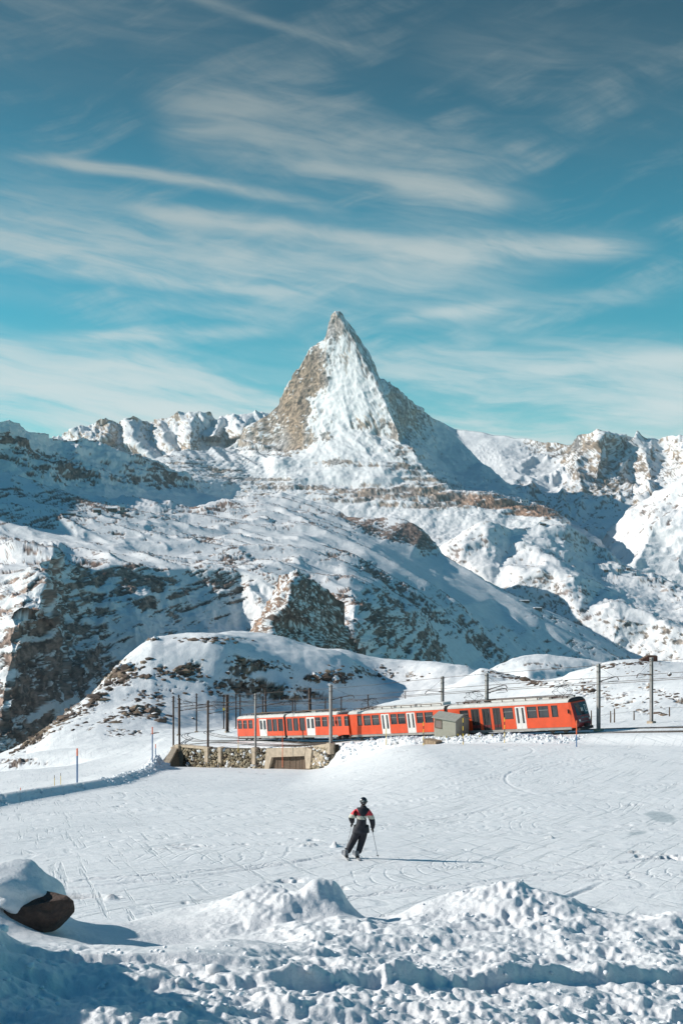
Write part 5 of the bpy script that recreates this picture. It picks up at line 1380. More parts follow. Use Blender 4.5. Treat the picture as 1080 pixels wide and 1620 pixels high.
mast(274.5, 166, 1101, 'leftmost dark mast, at the top of the sloping wall end')
mast(283, 206, 1099, 'dark mast on the outside of the bend, just behind the leftmost one')
mast(311, 217, 1097, 'solitary dark mast on the far side of the railway bend', conc=True)
mast(354.2, 242, 1099, 'thin rusty mast with a yellow box, inside the railway bend', block=2.8)
mast(359.6, 188, 1099, 'thick dark mast on a concrete block inside the railway bend', thick=.42, conc=True)
mast(373.5, 206, 1097, 'dark mast rising just behind the rear end of the train')
mast(380, 226, 1099, 'slim dark mast behind the first small windows of the rearmost car')
mast(415.7, 238, 1101, 'dark mast with a yellow box rising behind the rearmost car roof', block=3.4)
mast(420.2, 170, 1092, 'dark mast right beside the one with a yellow box behind the rearmost car')
mast(462.8, 246, 1103, 'left one of the close pair of dark masts behind the second car')
mast(467, 225, 1098, 'right one of the close pair of dark masts behind the second car')
mast(490, 150, 1088, 'pale topped mast rising behind the roof of the second car', thick=.26)
mast(514.6, 262, 1105, 'short looking dark mast behind the second car, left of the tall pale mast')
mast(539.8, 262, 1102, 'dark mast behind the dark coupling of the second and third cars')
mast(582, 270, 1110, 'short looking mast beside the raised pantograph of the third car')
mast(641, 280, 1107, 'short mast top rising behind the middle of the third car')
mast(699.5, 133, 1070, 'pale mast behind the train above the beige hut', mat=M_steel, arm_dir=(-.8, -.6, 0), arm_len=2.7, thick=.26)
mast(769.5, 119.5, 1065, 'tall pale steel mast right of the beige hut, before the train doors', mat=M_steel, thick=.26, arm_dir=(.8, .6, 0), arm_len=3.0, arms=2)
mast(946, 110.5, 1050, 'tall pale steel mast before the tracks, right of the train front', mat=M_steel, thick=.26, arm_dir=(.8, .6, 0), arm_len=3.0)
mast(1029.5, 116.5, 1040, 'rightmost tall mast, on the far side of the tracks', mat=M_steel, thick=.26, arm_dir=(-.75, -.66, 0), arm_len=2.6)

def wire_along(C, hgt, r, label, i0=0, i1=None, sag=0):
    C = C[i0:i1]; zz = ground(C[:, 0], C[:, 1]); zz = np.convolve(np.pad(zz, 6, 'edge'), np.ones(13) / 13, 'valid')
    pts = [Vector((C[i][0], C[i][1], zz[i] + hgt)) for i in range(0, len(C), 3)]
    bm = nbm(); tube(bm, pts, r, 4); o = bm_obj('overhead_wire', bm, M_rust)
    tag(o, label, 'wire', 'overhead wires of the railway')
wire_along(CL, 4.75, .024, 'contact wire hanging over the track of the orange train')
wire_along(CL, 5.35, .022, 'upper carrying wire above the track of the orange train')
wire_along(offset(CL, -3.9), 4.75, .024, 'contact wire over the far parallel track')
wire_along(offset(CL, -6.3), 6.4, .022, 'high feeder wire strung along the far row of masts', 14 * 4)

# ------------------------------------------------------------------ hut beside the train
dT = (B3 - M3).normalized(); dT = Vector((dT.x, dT.y, 0)).normalized(); nT = Vector((dT.y, -dT.x, 0))
hc = gp(720.5, 116.6); hb = Vector((hc.x, hc.y, -(1171.5 - 810) / F * hc.y))
t = empty('trackside_hut', hb); t.matrix_world = Matrix(((-dT.x, -nT.x, 0, hb.x), (-dT.y, -nT.y, 0, hb.y), (0, 0, 1, hb.z), (0, 0, 0, 1)))
tag(t, 'small beige hut with a gabled roof and one window, before the train', 'hut')
# local x runs back along the train, local y away from the camera; the near corner is the origin
LX, LY, HH = 2.95, 2.05, 2.0
bm = nbm()
prof = [(0, -1.2), (LY, -1.2), (LY, HH), (LY / 2, HH + .42), (0, HH)]
A_ = [bm.verts.new((0, y, z)) for y, z in prof]; B_ = [bm.verts.new((LX, y, z)) for y, z in prof]
bm.faces.new(A_); bm.faces.new(B_[::-1])
for i in range(5): bm.faces.new((A_[i], B_[i], B_[(i + 1) % 5], A_[(i + 1) % 5]))
fix(bm); bm_obj('walls', bm, M_hut, t)
for s_ in (0, 1):
    bm = nbm(); y0, y1 = (-.18, LY / 2) if s_ == 0 else (LY + .18, LY / 2); z0, z1 = HH - .05, HH + .47
    vs = [bm.verts.new(v) for v in ((-.15, y0, z0), (LX + .2, y0, z0), (LX + .2, y1, z1), (-.15, y1, z1), (-.15, y0, z0 + .07), (LX + .2, y0, z0 + .07), (LX + .2, y1, z1 + .07), (-.15, y1, z1 + .07))]
    for f in ((0, 1, 2, 3), (4, 5, 6, 7), (0, 1, 5, 4), (1, 2, 6, 5), (2, 3, 7, 6), (3, 0, 4, 7)): bm.faces.new([vs[i] for i in f])
    fix(bm); bm_obj('roof_panel', bm, M_hutroof, t)
wx0, wx1, wz0, wz1 = LX - 1.08, LX - .12, .92, 1.80
bm = nbm()
for q in ((wx0, wx1, wz0, wz0 + .07), (wx0, wx1, wz1 - .07, wz1), (wx0, wx0 + .07, wz0 + .07, wz1 - .07), (wx1 - .07, wx1, wz0 + .07, wz1 - .07)): box(bm, q[0], q[1], -.04, .01, q[2], q[3])
wf = bm_obj('window', bm, M_wood, t)
bm = nbm(); box(bm, wx0 + .07, wx1 - .07, -.015, -.004, wz0 + .07, wz1 - .07); bm_obj('pane', bm, simple('hut_window_glass', (.17, .13, .11), .12, spec=.8), wf)
for y_ in (-.006, LY - .05):
    bm = nbm(); box(bm, -.02, .04, y_ - .02, y_ + .06, -1.0, HH - .03); bm_obj('corner_trim', bm, M_hutroof, t)
# low plank box left of the hut, and a pale cabinet right of it
c_ = gp(684, 116.0); o = empty('plank_box', c_); tag(o, 'low pale plank box in the snow, left of the beige hut', 'box')
for k in range(5):
    bm = nbm(); Mx = Matrix.Rotation(math.atan2(dT.y, dT.x), 4, 'Z'); box(bm, -.9 + k * .36, -.58 + k * .36, -.5, .5, -.2, .42, Mx, .01); bm_obj('plank', bm, M_plank, o)
c_ = gp(763.3, 119.0); o = empty('trackside_cabinet', c_); tag(o, 'narrow pale grey cabinet standing left of the mast by the open train doors', 'cabinet')
Mx = Matrix.Rotation(math.atan2(dT.y, dT.x), 4, 'Z')
bm = nbm(); box(bm, -.36, .36, -.3, .3, -.3, 1.55, Mx, .02); bm_obj('housing', bm, M_skirt, o)
bm = nbm(); box(bm, -.40, .40, -.34, .34, 1.553, 1.65, Mx, .02); bm_obj('lid', bm, M_roof, o)
bm = nbm(); box(bm, -.30, .30, -.33, -.305, .1, 1.45, Mx); bm_obj('door', bm, M_roof, o)

# ------------------------------------------------------------------ marker poles
def marker(px, D, ytop, label, segs, r=.03, group='marker poles on the snow', base_y=None, name='marker_pole'):
    g = gp(px, D)
    if base_y: g.z = -(base_y - 810) / F * D
    h = max(.6, -(ytop - 810) / F * D - g.z)
    t = empty(name, g); tag(t, label, 'marker pole', group)
    z = -.15; tot = h + .15
    for nm, fr_, mt in segs:
        bm = nbm(); tube(bm, [(0, 0, z), (0, 0, z + tot * fr_ - .004)], r, 8); bm_obj(nm, bm, mt, t); z += tot * fr_
marker(122.5, 84, 1184, 'tall blue pole with an orange tip on the left edge of the ski slope', [('shaft', .82, M_blue), ('tip', .18, M_or2)], .06)
marker(241.3, 134, 1150, 'taller blue pole with an orange tip left of the rubble wall', [('shaft', .8, M_blue), ('tip', .2, M_or2)], .07)
marker(246.3, 141, 1177, 'shorter blue pole with an orange tip left of the rubble wall', [('shaft', .7, M_blue), ('tip', .3, M_or2)], .055)
marker(911.3, 100, 1140, 'orange and blue pole before the front of the train', [('shaft', .5, M_blue), ('tip', .5, M_or2)], .05)
marker(33, 92, 1246, 'small dark pole with an orange top, far left on the slope', [('shaft', .7, M_wood), ('tip', .3, M_or2)], .03)
marker(86.5, 118, 1226, 'left one of two small yellow stakes below the left hill', [('shaft', .8, M_yel), ('tip', .2, M_wood)], .03)
marker(96.5, 121, 1223, 'right one of two small yellow stakes below the left hill', [('shaft', .8, M_yel), ('tip', .2, M_wood)], .03)
for px, yt, D, lb in ((669.5, 1142, 112, 'yellow and black striped pole left of the beige hut'), (732, 1136, 111, 'yellow and black striped pole before the dark side of the hut'), (797.6, 1135, 110, 'yellow and black striped pole before the dark train doors')):
    marker(px, D, yt, lb, [('band_yellow', .16, M_yel), ('band_black', .12, M_dark), ('band_yellow', .16, M_yel), ('band_black', .12, M_dark), ('band_yellow', .16, M_yel), ('band_black', .12, M_dark), ('band_yellow', .16, M_yel)], .04)
marker(610.5, 122, 1152, 'thin yellow pole before the first white doors of the third car', [('shaft', 1.0, M_yel)], .03)
marker(377, 141, 1158, 'thin orange and yellow pole before the rear end of the train', [('shaft', .5, M_yel), ('tip', .5, M_or2)], .03, base_y=1189)
marker(446.8, 136.5, 1157, 'thin orange pole standing before the underpass lintel', [('shaft', 1.0, M_or2)], .035, base_y=1212)
# rope with yellow tags between the poles
rp = [gp(x, D) + Vector((0, 0, h_)) for x, D, h_ in ((693, 111.5, .85), (706, 111.4, .78), (724, 111.2, .98), (732, 111, 1.05), (741, 111, .95), (758, 110.8, .8), (778, 110.4, .85), (797, 110, 1.0))]
rt = empty('barrier_rope', rp[0]); tag(rt, 'sagging rope with small yellow tags before the beige hut', 'rope')
bm = nbm(); tube(bm, [p - rp[0] for p in rp], .012, 4); bm_obj('rope', bm, M_dark, rt)
for p in rp[1:-1]:
    bm = nbm(); q = p - rp[0]; box(bm, q.x - .07, q.x + .07, q.y - .012, q.y + .012, q.z - .09, q.z + .07, bev=.02); bm_obj('tag', bm, M_yel, rt)

# ------------------------------------------------------------------ fence beyond the tracks
for px, D, yt, lb in ((925.5, 122, 1118, 'first wooden fence post right of the train front'), (934.5, 121, 1124, 'second wooden fence post right of the train front'), (965, 124, 1125, 'fence post just right of the tall pale mast'),
                      (971, 123.5, 1121, 'taller fence post between the two right masts'), (1002, 124, 1128, 'fence post left of the rightmost mast'), (1058, 124, 1135, 'low rightmost fence post beyond the tracks')):
    g = gp(px, D); h = min(2.6, max(1.0, -(yt - 810) / F * D - g.z)); bm = nbm()
    tube(bm, [(0, 0, -.2), (.01, 0, h * .5), (0, .01, h)], [.075, .07, .06], 7); o = bm_obj('fence_post', bm, M_wood); o.location = g
    tag(o, lb, 'fence post', 'wooden fence posts beyond the tracks')
bm = nbm(); tube(bm, [gp(x, D) + Vector((0, 0, .95)) for x, D in ((925.5, 122), (934.5, 121), (965, 124), (1002, 124), (1058, 124), (1120, 120))], .012, 4)
tag(bm_obj('fence_wire', bm, M_rust), 'thin wire strung along the fence posts right of the train', 'wire')

# ------------------------------------------------------------------ placing on the terrain by line of sight
bpy.context.view_layer.update()
_dg = bpy.context.evaluated_depsgraph_get()
def hit(px, py):
    d = Vector(((px - 540) / F, 1, -(py - 810) / F)).normalized()
    ok, loc, nrm, idx, ob, mx = scene.ray_cast(_dg, Vector((0, 0, 0)) + d * 1.0, d)
    return (loc, nrm, ob.name) if ok else (None, None, None)

def rock_obj(loc, s, seed, label, name='boulder', group='boulders on the near hill', mat=None, squash=.75, cuts=6, rough=.55):
    rs = np.random.RandomState(seed); v = IC3V.copy()
    n = fbm(v * 1.1 + seed * 3.7, 4, seed, .6); v = v * (1 + rough * n)[:, None]
    for _ in range(cuts):                                    # flat fracture faces
        d = rs.randn(3); d /= np.linalg.norm(d); k = .45 + .3 * rs.rand(); pr = v @ d
        v = v - np.outer(np.maximum(pr - k, 0) * .85, d)
    v = v * np.array([s, s * .8, s * squash])
    me = bpy.data.meshes.new(name); me.from_pydata(v.tolist(), [], IC3F.tolist()); me.update(); me.materials.append(mat or M_boulder)
    o = link(bpy.data.objects.new(name, me)); o.location = loc
    tag(o, label, 'boulder', group); return o
for i, (px, py, w_, lb) in enumerate([(297, 1066, 15, 'largest dark boulder on the middle of the near hill'), (314, 1070, 13, 'dark boulder just right of the largest one on the near hill'), (329, 1070, 10, 'separate dark boulder below the hilltop, right of a close pair'),
                                      (348, 1096, 10, 'brown boulder above the masts of the railway bend'), (360, 1064, 10, 'small dark boulder near the hilltop, above the thick mast'), (383, 1070, 14, 'flat dark boulder under the hilltop with a long shadow'),
                                      (407, 1079, 9, 'small boulder right of the flat dark one on the near hill'), (306, 1137, 8, 'lone brown boulder low on the slope above the railway bend'), (502, 1072, 22, 'wide dark outcrop on the shadow edge of the near hill'),
                                      (529, 1078, 16, 'dark rock at the shadow line above the tall pale mast'), (222, 1128, 24, 'broad dark outcrop at the left foot of the near hill'), (245, 1131, 18, 'jagged rock beside the broad outcrop at the foot of the near hill'),
                                      (190, 1062, 26, 'tall brown crag at the left shoulder of the near hill'), (205, 1055, 18, 'upper part rock of the crag on the left shoulder'), (243, 1012, 16, 'flat rock slab on the hill crest'),
                                      (1066, 1142, 9, 'brown rock right of the rightmost mast'), (1058, 1065, 8, 'brown rock on the right hill')]):
    loc, nrm, nm = hit(px, py)
    if loc is None or loc.y > 600: continue
    rock_obj(loc - Vector((0, 0, .1)), w_ / 2 / F * loc.y * 1.05, 40 + i, lb)

# scattered stones and slabs poking through the snow of the near hills
def scatter(areas, n, seed, size, name, label):
    rs = random.Random(seed); it = []
    for _ in range(n):
        cx, cy, rx, ry, an, s = rs.choice(areas)
        a, b = rs.gauss(0, .5) * rx, rs.gauss(0, .5) * ry; c, q = math.cos(math.radians(an)), math.sin(math.radians(an))
        loc, nrm, nm = hit(cx + a * c - b * q, cy + a * q + b * c)
        if loc is None or loc.y < 125 or loc.y > 600 or not nm.startswith('snowy'): continue
        k = rs.uniform(*size) * (1 + 1.2 * rs.random() ** 4) * s
        it.append((tuple(loc - nrm * k * .25), (k * 1.3, k, k * .55), rs.choice([(.10, .07, .05), (.16, .11, .08), (.07, .05, .04), (.22, .16, .11)])))
    o = lumps(name, it, M_stone); tag(o, label, 'stones', kind='stuff')
scatter([(195, 1068, 30, 18, -20, 1.6), (150, 1108, 40, 12, -42, 1.4), (105, 1137, 34, 8, -40, 1.2), (62, 1164, 40, 5, -38, 1.2), (235, 1108, 44, 18, -20, 1), (270, 1063, 40, 12, 0, 1), (300, 1058, 20, 10, 0, 1.3), (390, 1050, 44, 10, 10, .7), (430, 1052, 34, 8, 10, .7), (225, 1128, 40, 9, 5, 1.4),
         (380, 1092, 60, 10, 0, .8), (410, 1085, 70, 8, 5, .8), (500, 1072, 30, 8, 0, 1.2), (540, 1070, 40, 10, 0, .9), (460, 1100, 60, 8, 0, .8), (600, 1065, 70, 12, 8, .9), (330, 1012, 60, 5, 0, 1), (170, 1140, 60, 10, -10, 1), (205, 1160, 40, 5, 0, .6)], 620, 3, (.25, .8), 'hill_stones', 'dark stones scattered through the snow of the near hill')
scatter([(800, 1068, 50, 5, 10, 1), (840, 1079, 30, 4, 10, 1), (930, 1090, 50, 8, 8, .6), (960, 1104, 60, 16, 20, .5), (1000, 1050, 60, 3, 0, .7), (1040, 1120, 40, 22, 40, .6), (1060, 1100, 50, 8, 20, .6), (960, 1056, 30, 3, -10, .7), (1010, 1062, 50, 8, 0, .4)], 260, 4, (.2, .6), 'right_hill_stones', 'brown stones poking through the snow of the right hill')

# clods of ploughed snow on the bank along the train and on the left berm
rs = random.Random(8); it = []
for _ in range(620):
    px = rs.uniform(550, 925); par_, D0 = None, None
    p, par, n = edge_pt(px, rs.gauss(.9, .8))
    if p is None: continue
    k = rs.uniform(.04, .13) * (1 + 1.4 * rs.random() ** 5); it.append(((p[0], p[1], gz(p[0], p[1]) + k * .2), (k * 1.2, k, k * .8), (.80, .83, .86)))
for _ in range(260):
    f = rs.random(); p = EDGE[1] * (1 - f) + EDGE[4] * f if False else None
    D = rs.uniform(84, 150); x = float(np.interp(D, [62, 88, 118, 147], [-18.6, -17.6, -20.5, -23.6])) + rs.gauss(0, .6) - .2
    k = rs.uniform(.05, .15) * (1 + (D > 125) * .8); it.append(((x, D, gz(x, D) + k * .2), (k * 1.2, k, k * .8), (.80, .83, .86)))
tag(lumps('ploughed_snow_clods', it, M_stone), 'white clods of ploughed snow along the railway bank', 'snow clods', kind='stuff')

# ------------------------------------------------------------------ far buildings, lift pylons
M_fwall = simple('brown_timber_far', (.17, .115, .08), .85, scale=.2); M_froof = simple('snowy_roof', (.72, .75, .78), .8, scale=.2); M_fstone = simple('pale_stone_far', (.38, .35, .31), .85, scale=.2)
def house(px, py, wpx, hpx, rz, label, wall=None, flat=False, n=3):
    loc, nrm, nm = hit(px, py)
    if loc is None: return
    k = loc.y / F; w_, h_ = wpx * k, hpx * k; d_ = w_ * .6
    t = empty('mountain_building', loc, rz); tag(t, label, 'building')
    bm = nbm(); box(bm, -w_ / 2, w_ / 2, -d_ / 2, d_ / 2, -h_ * .6, h_ * .7); bm_obj('walls', bm, wall or M_fwall, t)
    bm = nbm()
    if flat: box(bm, -w_ / 2 - k * .3, w_ / 2 + k * .3, -d_ / 2 - k * .3, d_ / 2 + k * .3, h_ * .703, h_ * .82)
    else: prism(bm, [(-d_ / 2 - k * .5, h_ * .69), (0, h_ * 1.15), (d_ / 2 + k * .5, h_ * .69), (d_ / 2 + k * .5, h_ * .78), (0, h_ * 1.26), (-d_ / 2 - k * .5, h_ * .78)], 'x', -w_ / 2 - k * .3, w_ / 2 + k * .3); fix(bm)
    bm_obj('roof', bm, M_froof if not flat else M_froof, t)
    for i in range(n):
        x = -w_ / 2 + w_ * (i + .5) / n
        bm = nbm(); box(bm, x - w_ / n * .2, x + w_ / n * .2, -d_ / 2 - .08, -d_ / 2 - .02, h_ * .15, h_ * .5); bm_obj('window', bm, M_dark, t)
house(154, 810, 12, 5, .3, 'left building of the far lodge group below the shaded mountain', M_fwall)
house(178, 808.5, 15, 6, .2, 'middle long building of the far lodge group below the shaded mountain', M_fwall, True, 4)
house(194, 808, 8, 8, .2, 'tallest right building of the far lodge group', M_fstone, False, 2)
house(107, 814, 24, 2.5, .05, 'long low far building left of the lodge group', M_fwall, True, 5)
house(829, 796, 12, 7, 0, 'far white station building on the rusty rock ledge right of the peak', M_froof, True, 3)
house(858, 830, 10, 2.5, 0, 'small dark hut just under the rusty rock ledge', M_fwall, True, 3)
house(850, 965, 12, 5, .1, 'larger dark hut in the shaded valley between the slopes', M_fwall, True, 3)
house(828, 952, 16, 3, .1, 'long low hut in the shaded valley between the slopes', M_fwall, True, 3)
house(958, 904, 6, 4, .1, 'left house of the far hamlet on the sunlit slope', M_fwall, False, 2)
house(978, 903, 7, 4, .3, 'middle house of the far hamlet on the sunlit slope', M_fstone, False, 2)
house(993, 901, 6, 3.5, 0, 'right house of the far hamlet on the sunlit slope', M_fwall, False, 2)
for px, py, h_, lb in ((337, 856, 10, 'left thin lift pylon on the far snowfield'), (337.5, 842, 8, 'upper thin lift pylon on the far snowfield'), (404, 880, 8, 'lift pylon on the snowfield before the long shadow'), (514, 875, 9, 'lift pylon on the bright snow above the craggy knoll'), (556, 881, 9, 'second lift pylon to the right above the craggy knoll'), (574, 902, 8, 'third lift pylon, lowest on the bright snow')):
    loc, nrm, nm = hit(px, py)
    if loc is None: continue
    k = loc.y / F; t = empty('lift_pylon', loc); tag(t, lb, 'lift pylon', 'far ski lift pylons')
    bm = nbm(); tube(bm, [(0, 0, -2), (0, 0, h_ * k)], [.45, .3], 6); bm_obj('mast_tube', bm, M_wood, t)
    bm = nbm(); box(bm, -2.2, 2.2, -.3, .3, h_ * k - 1.0, h_ * k - .4); bm_obj('crossarm', bm, M_wood, t)
# timber shelter on the right hill crest
loc, nrm, nm = hit(1026, 1046)
t = empty('timber_shelter', loc); tag(t, 'small brown timber shelter on the crest of the right hill', 'shelter')
k = loc.y / F
M_red = simple('red_brown_boards', (.16, .06, .04), .8, var=.2, scale=3)
for i in range(9):
    x = (-14 + i * 2.9) * k; hh = (2 + 6.5 * min(1, (i + 1) / 4)) * k
    bm = nbm(); box(bm, x, x + 2.6 * k, -.5, -.4 + .03 * (i % 2), -.3, hh); bm_obj('board', bm, M_red, t)
bm = nbm(); prism(bm, [(-15 * k, .1), (12.5 * k, .1), (12.5 * k, 8.4 * k), (-2 * k, 8.8 * k)], 'y', -.3, .9); fix(bm); bm_obj('frame', bm, M_wood, t)

# ------------------------------------------------------------------ foreground boulder under its cap of snow
def fgz(px, D):
    j = np.argmin(np.abs(FG[:, 0, 1] - D)); i = np.argmin(np.abs(FG[j, :, 0] / FG[j, :, 1] * F + 540 - px)); return float(FG[j, i, 2])
bo = pw(68, 1452, 7.45)
rk = rock_obj(bo, .26, 5, 'dark brown boulder under a thick cap of snow in the left foreground', group=None, cuts=7, rough=.6, mat=simple('dark_brown_rock', (.070, .044, .034), .85, var=.6, scale=11, bump=1.0, bscale=24), squash=.72)
rk.rotation_euler = (0, -.35, .2)
v = IC3V.copy(); v = v * (1 + .42 * fbm(v * 1.7 + 4, 5, 9, .6))[:, None]
v = v * np.array([.33, .30, .19]) + np.array([-.22, .17, .13]); v[:, 2] += -.45 * (v[:, 0] + .18) * (v[:, 0] > -.18)
me = bpy.data.meshes.new('snow_cap'); me.from_pydata(v.tolist(), [], IC3F.tolist()); me.update(); me.materials.append(M_fg); me.polygons.foreach_set('use_smooth', np.full(len(me.polygons), True))
sc_ = link(bpy.data.objects.new('snow_cap', me), rk); sc_.matrix_parent_inverse = rk.matrix_basis.inverted(); sc_.location = bo
ms = sc_.modifiers.new('smooth', 'SUBSURF'); ms.levels = 1; ms.render_levels = 2
o = rock_obj(pw(549, 1434, 9.1), .045, 15, 'small brown stone at the right edge of the middle snow mound', group=None, mat=simple('small_stone_brown', (.12, .06, .035), .8, var=.3, scale=20))

# loose lumps of snow lying on the broken crust
rs = random.Random(21); it = []
for _ in range(500):
    px = rs.uniform(-20, 1100); u = rs.random(); D = 3.7 + 5.4 * u ** 1.3
    if (130 < px < 420 and 5.9 < D) or (px < 130 and D > 5.6) or (rs.random() < .4 and D > 6.5 and px < 640): continue
    if D > 7.8 and not 600 < px < 960: continue
    z = fgz(px, D); k = rs.uniform(.005, .012) * (1 + 2.0 * rs.random() ** 9)
    it.append((((px - 540) / F * D, D, z + k * .25), (k * 1.3, k * 1.1, k * .8), (.80, .83, .85)))
o = lumps('snow_crumbs', it, M_stone, smooth=True); tag(o, 'loose crumbs of snow lying on the broken foreground crust', 'snow crumbs', kind='stuff')

# ------------------------------------------------------------------ the skier
SK = pw(563, 1357.5, 33.0); SK.z = gz(SK.x, 33.0) + .02
def sj(X_, Y_, y=0.0): return Vector(((X_ - 440) / 589, y, (1235 - Y_) / 589))
def skin(name, joints, edges, radii, mat, parent, sub=2, root=0):
    me = bpy.data.meshes.new(name); me.from_pydata([tuple(j) for j in joints], edges, []); o = link(bpy.data.objects.new(name, me), parent)
    m_ = o.modifiers.new('skin', 'SKIN'); 
    for i, r in enumerate(radii):
        sv = me.skin_vertices[0].data[i]; sv.radius = (r, r) if not isinstance(r, tuple) else r; sv.use_root = (i == root)
    m2 = o.modifiers.new('sub', 'SUBSURF'); m2.levels = sub; m2.render_levels = sub
    dg = bpy.context.evaluated_depsgraph_get(); ev = bpy.data.meshes.new_from_object(o.evaluated_get(dg))
    o.modifiers.clear(); o.data = ev; ev.materials.clear(); ev.materials.append(mat); ev.polygons.foreach_set('use_smooth', np.full(len(ev.polygons), True)); bpy.data.meshes.remove(me)
    return o
def cloth_mat():
    m, nb, p = new_mat('ski_clothing')
    co = nb.n('ShaderNodeTexCoord').outputs['Object']; s_ = nb.n('ShaderNodeSeparateXYZ'); nb.put(s_.inputs[0], co); x, y, z = s_.outputs
    axis = nb.m('SUBTRACT', x, (560 - 440) / 589)
    zz = nb.m('ADD', z, nb.m('MULTIPLY', axis, .06))
    slope = nb.m('MULTIPLY', nb.m('ABSOLUTE', axis), .55)
    nz = nb.noise(co, 9, 4, .6)
    c = nb.mix(nb.mr(nz, .3, .7), (.010, .010, .016), (.022, .022, .032))
    ztop = (1235 - 690) / 589
    def band(lo, hi): return nb.m('MULTIPLY', nb.m('GREATER_THAN', zz, lo), nb.m('LESS_THAN', zz, hi))
    up = nb.m('GREATER_THAN', nb.m('ABSOLUTE', axis), .055)
    red = nb.m('MULTIPLY', band(1.235, 1.42), nb.m('GREATER_THAN', nb.m('ABSOLUTE', axis), nb.m('MULTIPLY', nb.m('SUBTRACT', zz, 1.16), .75)))
    cream = band(1.135, 1.24)
    c = nb.mix(red, c, (.62, .045, .06)); c = nb.mix(cream, c, (.50, .48, .40))
    cut = nb.m('MULTIPLY', nb.m('LESS_THAN', nb.m('ABSOLUTE', nb.m('SUBTRACT', axis, nb.m('MULTIPLY', nb.m('SUBTRACT', 1.24, zz), .7))), .014), cream)
    c = nb.mix(cut, c, (.03, .03, .04))
    nb.put(p.inputs['Base Color'], c); p.inputs['Roughness'].default_value = .75
    b = nb.n('ShaderNodeBump'); b.inputs['Strength'].default_value = .5; b.inputs['Distance'].default_value = .03
    nb.put(b.inputs['Height'], nb.noise(nb.mapping(co, scale=(1, 1, 2.2)), 7, 4, .6, .8)); nb.put(p.inputs['Normal'], b.outputs[0])
    return m
sk = empty('person', SK); tag(sk, 'skier seen from behind in a dark suit with red and cream shoulders', 'person')
J = [sj(520, 745, 0), sj(530, 660, .0), sj(540, 560, .02), sj(552, 460, .05), sj(560, 395, .07), sj(566, 345, .09),          # 0-5 spine, neck
     sj(462, 455, .04), sj(640, 450, .04),                                                                              # 6,7 shoulders
     sj(352, 560, .02), sj(378, 640, .22), sj(372, 700, .30),                                                            # 8,9,10 left elbow, forearm, wrist
     sj(712, 580, .02), sj(728, 690, .10), sj(722, 775, .20),                                                            # 11,12,13 right elbow.. wrist
     sj(462, 800, 0), sj(395, 960, .10), sj(322, 1085, .02), sj(285, 1172, .0),                                          # 14-17 left leg
     sj(572, 800, 0), sj(540, 960, .10), sj(500, 1090, .02), sj(472, 1180, .0)]                                          # 18-21 right leg
E_ = [(0, 1), (1, 2), (2, 3), (3, 4), (4, 5), (3, 6), (3, 7), (6, 8), (8, 9), (9, 10), (7, 11), (11, 12), (12, 13), (0, 14), (14, 15), (15, 16), (16, 17), (0, 18), (18, 19), (19, 20), (20, 21)]
Rr = [(.205, .15), (.21, .15), (.215, .15), (.20, .14), (.10, .10), (.07, .07), .115, .115, .095, .085, .055, .095, .08, .055, .14, .115, .095, .092, .14, .115, .095, .092]
body = skin('body', J, E_, Rr, cloth_mat(), sk, 2)
bm = nbm(); prev = None
for k_ in range(7):
    f = k_ / 6; c0 = sj(528 - 12 * f, 690 + 115 * f, 0); rx, ry = .205 + .035 * f, .15 + .04 * f
    q = [bm.verts.new(c0 + Vector((rx * math.cos(a) * (1 + .04 * math.sin(5 * a + 2 * f)), ry * math.sin(a) * (1 + .05 * math.sin(4 * a)), 0))) for a in np.linspace(0, 2 * math.pi, 28, endpoint=False)]
    if prev:
        for i in range(28): bm.faces.new((prev[i], prev[(i + 1) % 28], q[(i + 1) % 28], q[i]))
    prev = q
jh = bm_obj('jacket_hem', bm, simple('dark_jacket_cloth', (.018, .018, .026), .75, var=.4, scale=7, bump=.5, bscale=9), body, True); m_ = jh.modifiers.new('s', 'SOLIDIFY'); m_.thickness = .012
# head under a helmet
M_skin = simple('skin_tone', (.45, .27, .20), .55); M_helm = simple('black_helmet_shell', (.014, .014, .017), .25, coat=.5)
hd = sj(570, 300, .10)
bm = nbm(); bmesh.ops.create_icosphere(bm, subdivisions=3, radius=1, matrix=Matrix.Translation(hd) @ Matrix.Diagonal((.080, .098, .118, 1)))
tube(bm, [hd + Vector((0, .090, .005)), hd + Vector((0, .112, -.025))], [.014, .018], 6)                    # nose
ho = bm_obj('head', bm, M_skin, sk, True)
bm = nbm(); bmesh.ops.create_icosphere(bm, subdivisions=3, radius=1, matrix=Matrix.Translation(hd + Vector((0, 0, .02))) @ Matrix.Diagonal((.108, .125, .118, 1)))
bmesh.ops.bisect_plane(bm, geom=bm.verts[:] + bm.edges[:] + bm.faces[:], plane_co=hd + Vector((0, .03, -.06)), plane_no=Vector((0, .75, -.66)), clear_outer=True)
hl = bm_obj('helmet', bm, M_helm, ho, True); s2 = hl.modifiers.new('s', 'SOLIDIFY'); s2.thickness = .012
bm = nbm(); tube(bm, [hd + Vector((.112 * math.cos(a), .132 * math.sin(a), .012)) for a in np.linspace(-2.6, 5.7 - 2.6, 20)], .010, 5, False); bm_obj('goggle_strap', bm, M_dark, ho)
bm = nbm(); box(bm, hd.x - .075, hd.x + .075, hd.y + .085, hd.y + .125, hd.z - .005, hd.z + .06, bev=.015); bm_obj('goggles', bm, M_glass, ho)
